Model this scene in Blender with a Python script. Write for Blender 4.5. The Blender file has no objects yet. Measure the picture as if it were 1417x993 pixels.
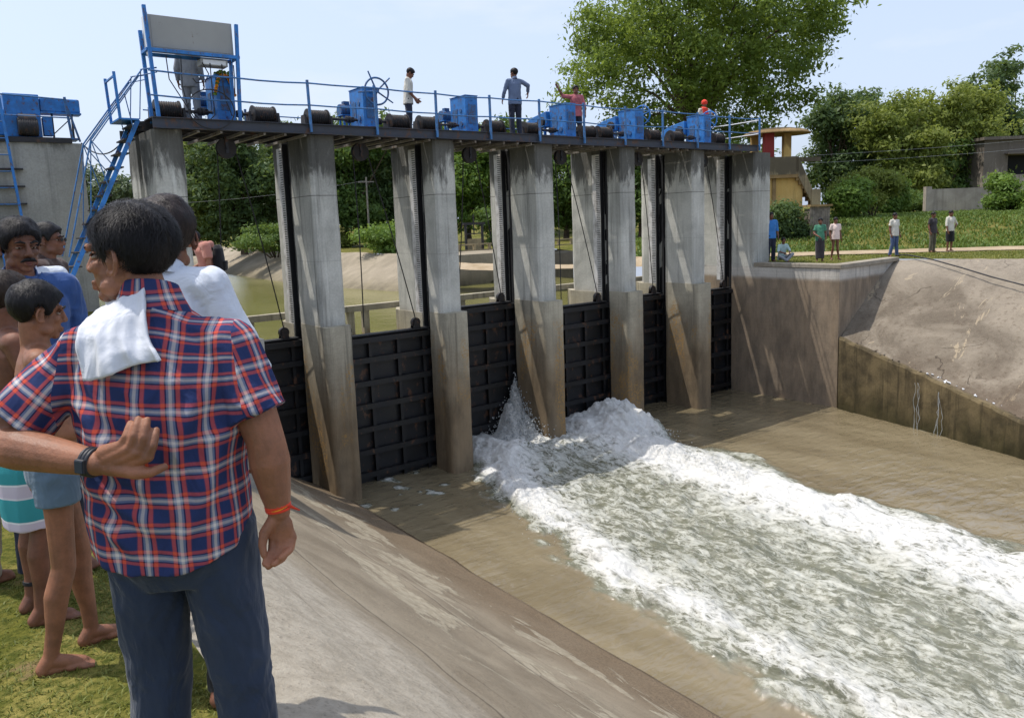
import bpy, bmesh, math, random
import numpy as np
from mathutils import Vector, Matrix, Euler

random.seed(7)
rng = np.random.default_rng(7)
SC = bpy.context.scene
COL = SC.collection
PI = math.pi


def V(*a):
    return Vector(a)


# ------------------------------------------------------------------ naming
def tag(o, label=None, cat=None, group=None, kind=None):
    if label: o['label'] = label
    if cat: o['category'] = cat
    if group: o['group'] = group
    if kind: o['kind'] = kind
    return o


def thing(name, label, cat, loc=(0, 0, 0), rz=0.0, group=None):
    o = bpy.data.objects.new(name, None)
    o.empty_display_size = 0.2
    COL.objects.link(o)
    o.location = loc
    o.rotation_euler = (0, 0, rz)
    return tag(o, label, cat, group)


def link(name, me, mat, parent=None):
    if mat is not None:
        if isinstance(mat, (list, tuple)):
            for m in mat: me.materials.append(m)
        else:
            me.materials.append(mat)
    o = bpy.data.objects.new(name, me)
    COL.objects.link(o)
    if parent is not None:
        o.parent = parent
    return o


def kids(o):
    return [c for c in COL.objects if c.parent == o]


def copy_tree(o, parent=None):
    c = o.copy()
    COL.objects.link(c)
    if parent is not None:
        c.parent = parent
    for ch in kids(o):
        copy_tree(ch, c)
    return c


# ------------------------------------------------------------------ mesh builder
class MB:
    def __init__(self, off=(0, 0, 0)):
        self.v = []; self.f = []; self.off = Vector(off); self.smooth = []

    def add(self, vs, fs, smooth=False):
        n = len(self.v)
        self.v += [Vector(p) - self.off for p in vs]
        self.f += [[i + n for i in f] for f in fs]
        self.smooth += [smooth] * len(fs)
        return self

    def box(self, c, s, rz=0.0, M=None):
        c = Vector(c); x, y, z = s[0] / 2, s[1] / 2, s[2] / 2
        R = M if M is not None else Matrix.Rotation(rz, 3, 'Z')
        vs = [c + R @ Vector((sx * x, sy * y, sz * z)) for sz in (-1, 1) for sy in (-1, 1) for sx in (-1, 1)]
        fs = [(0, 2, 3, 1), (4, 5, 7, 6), (0, 1, 5, 4), (2, 6, 7, 3), (0, 4, 6, 2), (1, 3, 7, 5)]
        return self.add(vs, fs)

    def bar(self, a, b, w, h=None):
        """square bar between two points"""
        a = Vector(a); b = Vector(b); h = h or w
        d = (b - a); L = d.length; d = d / L
        up = Vector((0, 0, 1)) if abs(d.z) < .95 else Vector((0, 1, 0))
        x = d.cross(up).normalized(); y = x.cross(d)
        M = Matrix((x, d, y)).transposed()
        return self.box((a + b) / 2, (w, L, h), M=M)

    def tube(self, pts, r, n=8, caps=True, smooth=True):
        pts = [Vector(p) for p in pts]
        rs = r if isinstance(r, (list, tuple)) else [r] * len(pts)
        vs = []; fs = []
        prev = None
        for i, p in enumerate(pts):
            if i == 0: d = pts[1] - p
            elif i == len(pts) - 1: d = p - pts[-2]
            else: d = pts[i + 1] - pts[i - 1]
            d.normalize()
            if prev is None:
                u = d.cross(Vector((0, 0, 1)) if abs(d.z) < .9 else Vector((1, 0, 0))).normalized()
            else:
                u = (prev - d * prev.dot(d)).normalized()
            prev = u
            w = d.cross(u)
            for k in range(n):
                a = 2 * PI * k / n
                vs.append(p + (u * math.cos(a) + w * math.sin(a)) * rs[i])
        for i in range(len(pts) - 1):
            for k in range(n):
                fs.append((i * n + k, i * n + (k + 1) % n, (i + 1) * n + (k + 1) % n, (i + 1) * n + k))
        self.add(vs, fs, smooth)
        if caps:
            m = len(pts) - 1
            self.add([vs[k] for k in range(n)], [tuple(reversed(range(n)))])
            self.add([vs[m * n + k] for k in range(n)], [tuple(range(n))])
        return self

    def cyl(self, c, r, h, axis='z', n=20, r2=None):
        c = Vector(c); d = {'x': V(1, 0, 0), 'y': V(0, 1, 0), 'z': V(0, 0, 1)}[axis]
        return self.tube([c - d * h / 2, c + d * h / 2], [r, r if r2 is None else r2], n)

    def prism(self, poly, z0, z1):
        n = len(poly)
        vs = [(p[0], p[1], z0) for p in poly] + [(p[0], p[1], z1) for p in poly]
        fs = [tuple(reversed(range(n))), tuple(range(n, 2 * n))]
        fs += [(i, (i + 1) % n, n + (i + 1) % n, n + i) for i in range(n)]
        return self.add(vs, fs)

    def extr(self, poly3, d):
        n = len(poly3); d = Vector(d)
        vs = [Vector(p) for p in poly3]; vs += [p + d for p in vs]
        fs = [tuple(reversed(range(n))), tuple(range(n, 2 * n))]
        fs += [(i, (i + 1) % n, n + (i + 1) % n, n + i) for i in range(n)]
        return self.add(vs, fs)

    def ring(self, c, R, r, axis, n=28, m=8):
        c = Vector(c); ax = Vector(axis).normalized()
        u = ax.cross(Vector((0, 0, 1)) if abs(ax.z) < .9 else Vector((1, 0, 0))).normalized(); w = ax.cross(u)
        vs = []; fs = []
        for i in range(n):
            a = 2 * PI * i / n; rd = u * math.cos(a) + w * math.sin(a)
            for k in range(m):
                b = 2 * PI * k / m
                vs.append(c + rd * (R + r * math.cos(b)) + ax * r * math.sin(b))
        for i in range(n):
            for k in range(m):
                fs.append((i * m + k, ((i + 1) % n) * m + k, ((i + 1) % n) * m + (k + 1) % m, i * m + (k + 1) % m))
        return self.add(vs, fs, True)

    def build(self, name, mat, parent=None, bevel=0.0, normals=True):
        me = bpy.data.meshes.new(name)
        me.from_pydata([tuple(p) for p in self.v], [], self.f)
        me.polygons.foreach_set('use_smooth', self.smooth)
        if normals or bevel:
            bm = bmesh.new(); bm.from_mesh(me)
            if bevel:
                bmesh.ops.remove_doubles(bm, verts=bm.verts, dist=1e-5)
                es = [e for e in bm.edges if len(e.link_faces) == 2 and e.calc_face_angle(0) > .6]
                bmesh.ops.bevel(bm, geom=es, offset=bevel, segments=2, affect='EDGES', profile=.5)
            bmesh.ops.recalc_face_normals(bm, faces=bm.faces)
            bm.to_mesh(me); bm.free()
        me.update()
        return link(name, me, mat, parent)


def np_mesh(name, verts, faces, mat, parent=None, smooth=False, attrs=None):
    """verts (N,3) array, faces (M,k) array"""
    verts = np.asarray(verts, np.float32); faces = np.asarray(faces, np.int32)
    me = bpy.data.meshes.new(name)
    me.vertices.add(len(verts)); me.vertices.foreach_set('co', verts.ravel())
    k = faces.shape[1]
    me.loops.add(faces.size); me.loops.foreach_set('vertex_index', faces.ravel())
    me.polygons.add(len(faces))
    me.polygons.foreach_set('loop_start', np.arange(0, faces.size, k, dtype=np.int32))
    me.polygons.foreach_set('loop_total', np.full(len(faces), k, np.int32))
    if smooth: me.polygons.foreach_set('use_smooth', np.ones(len(faces), bool))
    me.update(calc_edges=True)
    for nm, (dom, arr) in (attrs or {}).items():
        a = me.attributes.new(nm, 'FLOAT', dom); a.data.foreach_set('value', np.asarray(arr, np.float32))
    me.validate()
    return link(name, me, mat, parent)


def grid_faces(nu, nv):
    i = np.arange(nu - 1)[:, None] * nv + np.arange(nv - 1)[None, :]
    i = i.ravel()
    return np.stack([i, i + nv, i + nv + 1, i + 1], 1)


# ------------------------------------------------------------------ numpy value noise
def _h(ix, iy, iz, s):
    n = (ix * 374761393 + iy * 668265263 + iz * 1440662683 + s * 974634533) & 0xffffffff
    n = ((n ^ (n >> 13)) * 1274126177) & 0xffffffff
    n = (n ^ (n >> 16)) & 0xffff
    return n / 65535.0


def vnoise(P, s=0):
    P = np.asarray(P, float)
    i = np.floor(P).astype(np.int64); f = P - i
    f = f * f * f * (f * (f * 6 - 15) + 10)
    r = 0
    for dx in (0, 1):
        wx = f[:, 0] if dx else 1 - f[:, 0]
        for dy in (0, 1):
            wy = f[:, 1] if dy else 1 - f[:, 1]
            for dz in (0, 1):
                wz = f[:, 2] if dz else 1 - f[:, 2]
                r = r + wx * wy * wz * _h(i[:, 0] + dx, i[:, 1] + dy, i[:, 2] + dz, s)
    return r * 2 - 1


def fbm(P, o=4, s=0, gain=.5):
    P = np.asarray(P, float); a = 1.; t = 0; r = 0
    for k in range(o):
        r = r + a * vnoise(P * 2 ** k + 17.3 * k, s + k); t += a; a *= gain
    return r / t


def sstep(a, b, x):
    t = np.clip((np.asarray(x, float) - a) / (b - a), 0, 1)
    return t * t * (3 - 2 * t)


# ------------------------------------------------------------------ materials
def lin(r, g, b):
    def f(c):
        c /= 255.
        return c / 12.92 if c <= .04045 else ((c + .055) / 1.055) ** 2.4
    return (f(r), f(g), f(b), 1.)


def dl(r, g, b, k=.60):
    c = lin(r, g, b); return (c[0] * k, c[1] * k, c[2] * k, 1.)


class NT:
    def __init__(self, name):
        self.m = bpy.data.materials.new(name); self.m.use_nodes = True
        self.t = self.m.node_tree; self.t.nodes.clear()
        self.out = self.n('ShaderNodeOutputMaterial')

    def n(self, ty, **kw):
        nd = self.t.nodes.new(ty)
        for k, v in kw.items(): setattr(nd, k, v)
        return nd

    def set(self, sock, v):
        if isinstance(v, bpy.types.NodeSocket): self.t.links.new(v, sock)
        elif isinstance(v, bpy.types.Node): self.t.links.new(v.outputs[0], sock)
        else: sock.default_value = v

    def math(self, op, a, b=None, c=None, clamp=False):
        nd = self.n('ShaderNodeMath', operation=op, use_clamp=clamp)
        self.set(nd.inputs[0], a)
        if b is not None: self.set(nd.inputs[1], b)
        if c is not None: self.set(nd.inputs[2], c)
        return nd.outputs[0]

    def mix(self, f, a, b, blend='MIX'):
        nd = self.n('ShaderNodeMix', data_type='RGBA', blend_type=blend)
        self.set(nd.inputs[0], f); self.set(nd.inputs[6], a); self.set(nd.inputs[7], b)
        return nd.outputs[2]

    def pos(self):
        return self.n('ShaderNodeNewGeometry').outputs['Position']

    def obj(self):
        return self.n('ShaderNodeTexCoord').outputs['Object']

    def mapping(self, vec, scale=(1, 1, 1), rot=(0, 0, 0), loc=(0, 0, 0)):
        nd = self.n('ShaderNodeMapping'); self.set(nd.inputs[0], vec)
        nd.inputs['Scale'].default_value = scale; nd.inputs['Rotation'].default_value = rot
        nd.inputs['Location'].default_value = loc
        return nd.outputs[0]

    def noise(self, vec, scale=5, detail=4, rough=.55, dist=0.0):
        nd = self.n('ShaderNodeTexNoise'); self.set(nd.inputs['Vector'], vec)
        nd.inputs['Scale'].default_value = scale; nd.inputs['Detail'].default_value = detail
        nd.inputs['Roughness'].default_value = rough; nd.inputs['Distortion'].default_value = dist
        return nd.outputs['Fac']

    def voro(self, vec, scale=5, feature='F1'):
        nd = self.n('ShaderNodeTexVoronoi', feature=feature); self.set(nd.inputs['Vector'], vec)
        nd.inputs['Scale'].default_value = scale
        return nd.outputs['Distance']

    def step(self, x, a, b, o0=0., o1=1.):
        nd = self.n('ShaderNodeMapRange', interpolation_type='SMOOTHSTEP')
        self.set(nd.inputs[0], x)
        nd.inputs[1].default_value = a; nd.inputs[2].default_value = b
        nd.inputs[3].default_value = o0; nd.inputs[4].default_value = o1
        return nd.outputs[0]

    def sep(self, vec):
        nd = self.n('ShaderNodeSeparateXYZ'); self.set(nd.inputs[0], vec); return nd.outputs

    def attr(self, name):
        return self.n('ShaderNodeAttribute', attribute_name=name).outputs['Fac']

    def ramp(self, x, stops, interp='LINEAR'):
        nd = self.n('ShaderNodeValToRGB'); self.set(nd.inputs[0], x)
        cr = nd.color_ramp; cr.interpolation = interp
        while len(cr.elements) > 1: cr.elements.remove(cr.elements[-1])
        cr.elements[0].position = stops[0][0]; cr.elements[0].color = stops[0][1]
        for p, c in stops[1:]:
            e = cr.elements.new(p); e.color = c
        return nd.outputs[0]

    def bump(self, h, strength=.3, dist=.02, normal=None):
        nd = self.n('ShaderNodeBump'); self.set(nd.inputs['Height'], h)
        nd.inputs['Strength'].default_value = strength; nd.inputs['Distance'].default_value = dist
        if normal is not None: self.set(nd.inputs['Normal'], normal)
        return nd.outputs[0]

    def pbr(self, col, rough=.7, metal=0., normal=None, spec=.5):
        p = self.n('ShaderNodeBsdfPrincipled')
        self.set(p.inputs['Base Color'], col); self.set(p.inputs['Roughness'], rough)
        self.set(p.inputs['Metallic'], metal); p.inputs['Specular IOR Level'].default_value = spec
        if normal is not None: self.set(p.inputs['Normal'], normal)
        self.t.links.new(p.outputs[0], self.out.inputs[0])
        return p

    def surf(self, sh):
        self.set(self.out.inputs[0], sh); return self.m


def paint(name, col, rough=.45, var=.18, rust=0., scale=6, metal=0., spec=.5):
    t = NT(name); p = t.pos()
    n = t.noise(p, scale, 5, .6)
    c = t.mix(t.step(n, .35, .7), tuple(x * (1 - var) for x in col[:3]) + (1,), tuple(min(1, x * (1 + var)) for x in col[:3]) + (1,))
    if rust:
        r = t.step(t.noise(t.mapping(p, (1, 1, .6)), scale * 2.2, 6, .7), .62 - rust * .12, .70 - rust * .1)
        c = t.mix(t.math('MULTIPLY', r, .85), c, (.10, .045, .022, 1))
    t.pbr(c, t.step(n, .3, .7, rough, min(1, rough + .2)), metal, t.bump(t.noise(p, 60, 3), .12, .004), spec)
    return t.m


def fabric(name, col, var=.15, rough=.85, scale=40, fold=9):
    t = NT(name); o = t.obj()
    n = t.noise(o, 4, 4, .6); w = t.noise(o, 300, 2, .5)
    c = t.mix(t.step(n, .3, .7), tuple(x * (1 - var) for x in col[:3]) + (1,), tuple(min(.95, x * (1 + var)) for x in col[:3]) + (1,))
    h = t.math('ADD', t.math('MULTIPLY', t.noise(t.mapping(o, (1, 1, .55)), fold, 3, .5, 1.2), 3.), t.math('MULTIPLY', w, .12))
    p = t.pbr(c, rough, 0, t.bump(h, .5, .012), .2)
    p.inputs['Sheen Weight'].default_value = .15
    return t.m


def conc(name, c1, c2, streak=.5, top_dark=None, brown=None, bump=.25, lines=0., scale=.7, patches=None):
    """weathered concrete in world space. top_dark=(z0,z1,colour): mould growing down from z1; brown=(z0,z1,colour): silt stain below z1"""
    t = NT(name); p = t.pos(); s = t.sep(p)
    m = t.noise(p, scale, 8, .62, .4)
    c = t.mix(t.step(m, .32, .68), c1, c2)
    g = t.noise(p, 26, 5, .65)
    c = t.mix(.30, c, t.ramp(g, [(.25, (.25, .25, .25, 1)), (.75, (.75, .75, .75, 1))]), 'OVERLAY')
    st = t.noise(t.mapping(p, (3.2, 3.2, .14)), 1.3, 6, .68, .25)
    c = t.mix(t.math('MULTIPLY', t.step(st, .50, .72), streak), c, tuple(x * .42 for x in c1[:3]) + (1,))
    st2 = t.noise(t.mapping(p, (5, 5, .22), loc=(9, 3, 1)), 1.7, 5, .6)
    c = t.mix(t.math('MULTIPLY', t.step(st2, .56, .74), streak * .5), c, tuple(min(.75, x * 1.45) for x in c2[:3]) + (1,))
    if lines:
        w = t.math('FRACT', t.math('MULTIPLY', t.math('ADD', s[2], t.math('MULTIPLY', t.noise(p, 2, 2), .02)), 1 / .11))
        c = t.mix(t.math('MULTIPLY', t.math('LESS_THAN', w, .13), lines), c, tuple(x * .55 for x in c1[:3]) + (1,))
    if brown:
        k = t.step(t.math('ADD', s[2], t.math('MULTIPLY', t.math('SUBTRACT', t.noise(t.mapping(p, (1, 1, .5)), 1.6, 5, .6), .5), brown[3])), brown[0], brown[1], 1., 0.)
        bc = t.mix(t.step(t.noise(t.mapping(p, (1, 1, .35)), 2.2, 6, .7), .35, .68), brown[2], tuple(x * .5 for x in brown[2][:3]) + (1,))
        c = t.mix(t.math('MULTIPLY', k, .88), c, bc)
    if patches:   # ochre crust, its colour also standing in for golden sunlit strips
        a, b = patches
        k = t.math('MULTIPLY', t.step(t.noise(t.mapping(p, (1, 1, .35)), 1.3, 3), .52, .62), t.step(t.noise(p, 17, 6, .78), .48, .56))
        k = t.math('MULTIPLY', k, t.step(s[2], b - .4, b, 1., 0.))
        c = t.mix(t.math('MULTIPLY', k, .8), c, a)
    if top_dark and 'pier' in name:
        zz = t.math('ABSOLUTE', t.math('SUBTRACT', t.math('ADD', s[2], t.math('MULTIPLY', t.math('SUBTRACT', t.noise(p, 3, 3), .5), .02)), 6.62))
        c = t.mix(t.math('MULTIPLY', t.step(zz, .004, .012, 1., 0.), .75), c, lin(58, 56, 52))
        zz = t.math('ABSOLUTE', t.math('SUBTRACT', s[2], 5.25))
        c = t.mix(t.math('MULTIPLY', t.step(zz, .004, .01, 1., 0.), .25), c, lin(84, 82, 76))
    if top_dark:
        z0, z1, dc = top_dark
        k = t.math('MULTIPLY', t.step(s[2], z0, z1), 1.)
        n = t.noise(t.mapping(p, (1.6, 1.6, .5)), 1.9, 7, .72, .5)
        k = t.step(t.math('ADD', t.math('MULTIPLY', k, .42), n), .66, .86)
        c = t.mix(t.math('MULTIPLY', k, .82), c, dc)
    h = t.math('ADD', t.math('MULTIPLY', t.noise(p, 5, 7, .65), 1.), t.math('MULTIPLY', g, .35))
    t.pbr(c, .88, 0, t.bump(h, bump, .03), .3)
    return t.m


M = {}
M['pier'] = conc('pier_concrete', lin(160, 159, 151), lin(196, 194, 184), .85, (6.2, 7.7, lin(54, 53, 49)), (3.35, 4.05, lin(146, 126, 98), .5), .3)
M['pier_low'] = conc('pier_concrete_silted', lin(146, 140, 124), lin(176, 168, 148), .85, None, (1.4, 3.9, lin(128, 108, 82), 1.6), .3, .10, 1.0, (lin(160, 124, 70), 3.5))
M['abut'] = conc('abutment_concrete', lin(168, 164, 156), lin(196, 190, 180), .75, (4.0, 4.5, lin(96, 90, 80)), (3.78, 3.95, lin(142, 122, 98), .12), .3, .25, .6)
M['wing'] = conc('wing_wall_concrete', lin(112, 102, 88), lin(140, 128, 110), .75, None, (.0, 2.6, lin(96, 82, 52), .8), .35, .15, .9)
M['wall_stain'] = conc('stained_wall_concrete', lin(66, 58, 42), lin(116, 102, 74), 1.0, None, (-.3, 1.2, lin(62, 58, 30), 1.4), .5, .0, 1.6)
M['slope_right'] = None
M['block'] = conc('regulator_concrete', lin(146, 144, 137), lin(170, 168, 160), .5, (7.2, 8.3, lin(95, 92, 86)), None, .25)
M['upbank'] = conc('reservoir_bank_concrete', dl(160, 148, 126), dl(196, 182, 158), .2, None, (3.1, 3.9, dl(150, 138, 108), .4), .4, 0, .5)
M['greywall'] = conc('grey_plaster', lin(150, 140, 128), lin(178, 168, 154), .5, (6.6, 9., lin(90, 82, 74)), None, .25)
M['coping'] = conc('coping_concrete', dl(168, 158, 140), dl(196, 186, 168), .2, None, None, .3, 0, 1.5)

M['blue'] = paint('blue_paint', lin(40, 114, 184), .42, .22, .55, 6)
M['blue_dark'] = paint('worn_blue_paint', lin(52, 98, 146), .5, .2, .9, 9)
M['rail'] = paint('rail_blue_paint', lin(62, 112, 164), .45, .2, .6, 9)
M['steel'] = paint('dark_steel', lin(44, 42, 44), .55, .25, .5, 4)
M['girder'] = paint('girder_steel', lin(56, 60, 70), .5, .25, .7, 3)
M['angle'] = paint('grey_angle_steel', lin(128, 122, 114), .6, .2, .6, 5)
M['gate'] = paint('black_gate_paint', lin(19, 20, 23), .46, .5, .45, 2.2)
M['rubber'] = paint('black_seal', lin(22, 22, 24), .6, .2)
M['drum'] = paint('greased_drum', lin(31, 28, 28), .5, .3, .6, 8)
M['rope'] = paint('wire_rope', lin(38, 37, 36), .6, .2)
M['wire'] = paint('pale_wire', lin(150, 152, 150), .6, .05)
M['cable'] = paint('black_cable', lin(30, 30, 33), .5, .1)
M['grey_paint'] = paint('grey_panel_paint', lin(150, 150, 146), .45, .06, .05, 2)
M['white_paint'] = paint('white_and_sunlit_panel_paint', lin(222, 224, 226), .45, .05, 0, 3)
M['yellow_plaster'] = conc('yellow_plaster', lin(196, 160, 92), lin(214, 182, 116), .5, (8.6, 9.4, lin(130, 104, 66)), (5, 7, lin(160, 128, 76), 1.), .15)
M['red_plaster'] = conc('red_plaster', lin(120, 44, 44), lin(140, 56, 54), .35, None, None, .12)
M['slab'] = conc('weathered_slab', lin(120, 98, 66), lin(160, 134, 92), .4, (9.75, 9.95, lin(58, 54, 46)), None, .15)
M['parapet'] = conc('parapet_plaster', lin(128, 116, 92), lin(162, 146, 112), .6, (7.3, 8., lin(78, 72, 60)), None, .15)
M['dark'] = paint('dark_opening', (.012, .012, .012, 1), .9, .1)
M['wood'] = paint('grey_timber', lin(122, 114, 104), .85, .3, 0, 5)
M['brownwood'] = paint('brown_timber', lin(84, 66, 54), .85, .3, 0, 5)
M['glass'] = paint('dark_glass', lin(40, 48, 56), .08, .1)
M['carwhite'] = paint('white_car_paint', lin(226, 228, 230), .25, .03)
M['bark'] = paint('bark', lin(82, 68, 54), .9, .35, 0, 4)
M['marigold'] = paint('marigold_flowers', lin(230, 150, 30), .8, .4, 0, 40)
M['leafgarland'] = paint('garland_leaves', lin(92, 120, 40), .8, .4, 0, 40)


def gauge_mat():
    t = NT('gauge_plate'); p = t.pos(); s = t.sep(p)
    n = t.noise(p, 5, 5, .6)
    c = t.mix(t.step(n, .4, .7), lin(206, 204, 200), lin(164, 160, 154))
    c = t.mix(t.math('MULTIPLY', t.step(t.noise(t.mapping(p, (3, 3, .5)), 3, 5, .7), .55, .68), .6), c, lin(112, 92, 76))
    t.pbr(c, .6, 0, t.bump(n, .15, .01))
    return t.m


M['gauge'] = gauge_mat()


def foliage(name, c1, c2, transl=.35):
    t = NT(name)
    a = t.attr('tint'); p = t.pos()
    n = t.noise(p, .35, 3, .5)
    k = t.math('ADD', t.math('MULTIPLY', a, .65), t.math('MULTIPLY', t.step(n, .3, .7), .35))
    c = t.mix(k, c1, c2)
    d = t.n('ShaderNodeBsdfPrincipled'); t.set(d.inputs['Base Color'], c); d.inputs['Roughness'].default_value = .55
    d.inputs['Specular IOR Level'].default_value = .3
    tr = t.n('ShaderNodeBsdfTranslucent'); t.set(tr.inputs[0], t.mix(.4, c, (.22, .26, .03, 1)))
    mx = t.n('ShaderNodeMixShader'); mx.inputs[0].default_value = transl
    t.t.links.new(d.outputs[0], mx.inputs[1]); t.t.links.new(tr.outputs[0], mx.inputs[2])
    return t.surf(mx)


M['leaf_neem'] = foliage('leaves_neem', (.075, .135, .028, 1), (.30, .40, .075, 1), .6)
M['leaf_dark'] = foliage('leaves_dark', (.042, .085, .034, 1), (.14, .21, .07, 1), .45)
M['leaf_mid'] = foliage('leaves_mid', (.050, .110, .028, 1), (.17, .26, .06, 1), .45)
M['leaf_yellow'] = foliage('leaves_yellow', (.10, .155, .032, 1), (.36, .40, .085, 1), .5)
M['leaf_bright'] = foliage('leaves_bright', (.075, .15, .024, 1), (.22, .34, .06, 1), .45)
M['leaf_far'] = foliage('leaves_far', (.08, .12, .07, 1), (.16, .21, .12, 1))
M['grassblade'] = foliage('grass_blades', (.10, .13, .024, 1), (.36, .36, .10, 1), .35)
M['weed'] = foliage('weeds', (.045, .095, .018, 1), (.19, .27, .055, 1), .3)


def ground_mat():
    t = NT('ground_grass'); p = t.pos()
    n = t.noise(p, 1.2, 6, .65); f = t.noise(p, 22, 4, .7)
    c = t.mix(t.step(n, .38, .62), dl(110, 110, 46, .72), dl(160, 148, 84, .75))
    c = t.mix(t.step(f, .35, .65), c, dl(84, 92, 36))
    c = t.mix(t.step(t.noise(p, 3.1, 5, .6), .60, .72), c, dl(150, 130, 92))
    t.pbr(c, .95, 0, t.bump(f, .7, .04), .1)
    return t.m


M['ground'] = ground_mat()


def path_mat():
    t = NT('dirt_path'); p = t.pos()
    n = t.noise(p, 1.5, 6, .65)
    c = t.mix(t.step(n, .35, .65), dl(188, 166, 134), dl(214, 194, 164))
    t.pbr(c, .95, 0, t.bump(t.noise(p, 14, 5, .7), .5, .03), .1)
    return t.m


M['path'] = path_mat()


def slope_mat():
    """near slope: pale concrete at the top, brown gravelly crust towards the water, pale remnants of plaster"""
    t = NT('slope_concrete_near'); p = t.pos(); s = t.sep(p)
    m = t.noise(p, .9, 8, .6, .5)
    g = t.noise(p, 38, 5, .7)
    g2 = t.noise(p, 9, 6, .7)
    base = t.mix(t.step(m, .3, .7), dl(142, 129, 109, .64), dl(172, 159, 137, .64))
    pale = t.mix(t.step(g2, .3, .7), dl(178, 168, 150), dl(206, 196, 178))
    wob = t.math('MULTIPLY', t.math('SUBTRACT', t.noise(t.mapping(p, (1.4, .25, 1.4)), 1.1, 6, .6), .5), 1.3)
    x = t.math('ADD', s[0], wob)
    c = t.mix(t.step(x, -4.75, -4.35, 1., 0.), base, pale)
    crust = t.mix(t.step(g, .38, .62), dl(92, 74, 54), dl(156, 132, 102))
    c = t.mix(t.math('MULTIPLY', t.step(x, -2.0, -.35), .72), c, crust)
    # speckle of exposed aggregate
    c = t.mix(t.math('MULTIPLY', t.step(g, .54, .66), .35), c, dl(92, 78, 62))
    c = t.mix(t.math('MULTIPLY', t.step(t.noise(p, 55, 4, .7), .60, .70), .35), c, dl(206, 192, 170))
    # long pale remnants of the old rendering, stretched along the flow
    q = t.mapping(p, (1.15, .52, 1.15), rot=(0, 0, -.16))
    k = t.step(t.noise(q, 1.15, 8, .70, .5), .535, .552)
    band = t.math('MULTIPLY', t.step(s[0], -4.0, -3.5), t.step(s[0], -.75, -.3, 1., 0.))
    k = t.math('MULTIPLY', k, band)
    c = t.mix(t.math('MULTIPLY', k, .72), c, t.mix(t.step(g2, .35, .65), dl(178, 166, 142), dl(208, 198, 174)))
    # dark thin streaks along the flow
    d = t.step(t.noise(t.mapping(p, (9, .5, 9)), 1.0, 6, .7), .58, .70)
    c = t.mix(t.math('MULTIPLY', d, .45), c, dl(98, 80, 64))
    jx = t.math('ADD', s[0], t.math('MULTIPLY', t.math('SUBTRACT', t.noise(p, 2.5, 4), .5), .08))
    for jp in (-2.42, -4.3):
        dj = t.math('ABSOLUTE', t.math('SUBTRACT', jx, jp))
        c = t.mix(t.math('MULTIPLY', t.step(dj, .008, .022, 1., 0.), .55), c, dl(70, 58, 46))
        c = t.mix(t.math('MULTIPLY', t.step(t.math('ABSOLUTE', t.math('SUBTRACT', jx, jp + .05)), .02, .06, 1., 0.), .35), c, dl(190, 178, 156))
    wet = t.step(s[2], .02, .14, 1., 0.)
    c = t.mix(t.math('MULTIPLY', wet, .7), c, dl(72, 54, 36))
    h = t.math('ADD', t.math('MULTIPLY', g2, 1.2), t.math('ADD', t.math('MULTIPLY', g, .5), t.math('MULTIPLY', k, .7)))
    t.pbr(c, t.step(s[2], .02, .2, .35, .92), 0, t.bump(h, .6, .025), .3)
    return t.m


M['slope_near'] = slope_mat()


def slope_right_mat():
    t = NT('slope_concrete_right'); p = t.pos(); s = t.sep(p)
    m = t.noise(p, .55, 9, .66, .6); g = t.noise(p, 8, 7, .72); f = t.noise(p, 34, 5, .7)
    c = t.mix(t.step(m, .36, .64), dl(130, 119, 104, .62), dl(172, 160, 142, .64))
    c = t.mix(t.math('MULTIPLY', t.step(g, .50, .66), .5), c, dl(104, 88, 72))
    c = t.mix(t.math('MULTIPLY', t.step(f, .54, .70), .35), c, dl(212, 196, 172))
    c = t.mix(t.math('MULTIPLY', t.step(t.noise(t.mapping(p, (.5, 1.6, .5)), 1.0, 8, .72, .8), .60, .625), .8), c, dl(206, 188, 158))   # pale patches of newer render
    c = t.mix(t.math('MULTIPLY', t.step(s[2], 3.3, 4.2), t.step(g, .3, .6, .25, .7)), c, dl(196, 184, 166))
    lo = t.step(t.math('ADD', s[2], t.math('MULTIPLY', m, 2.4)), 1.6, 3.3, 1., 0.)
    c = t.mix(t.math('MULTIPLY', lo, .6), c, dl(112, 92, 74))
    w = t.n('ShaderNodeVectorMath', operation='ADD'); t.set(w.inputs[0], p)
    nn = t.n('ShaderNodeTexNoise'); t.set(nn.inputs['Vector'], p); nn.inputs['Scale'].default_value = 1.4; nn.inputs['Detail'].default_value = 5
    t.set(w.inputs[1], nn.outputs['Color'])
    v = t.voro(w.outputs[0], .30, 'DISTANCE_TO_EDGE')
    cr = t.math('MULTIPLY', t.step(v, .001, .007, 1., 0.), t.step(t.noise(p, .8, 3), .50, .62))
    c = t.mix(t.math('MULTIPLY', cr, .55), c, dl(70, 58, 48))
    h = t.math('SUBTRACT', t.math('ADD', t.math('MULTIPLY', g, 1.2), t.math('MULTIPLY', f, .4)), t.math('MULTIPLY', cr, .8))
    t.pbr(c, .93, 0, t.bump(h, .7, .04), .2)
    return t.m


M['slope_right'] = slope_right_mat()


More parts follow.
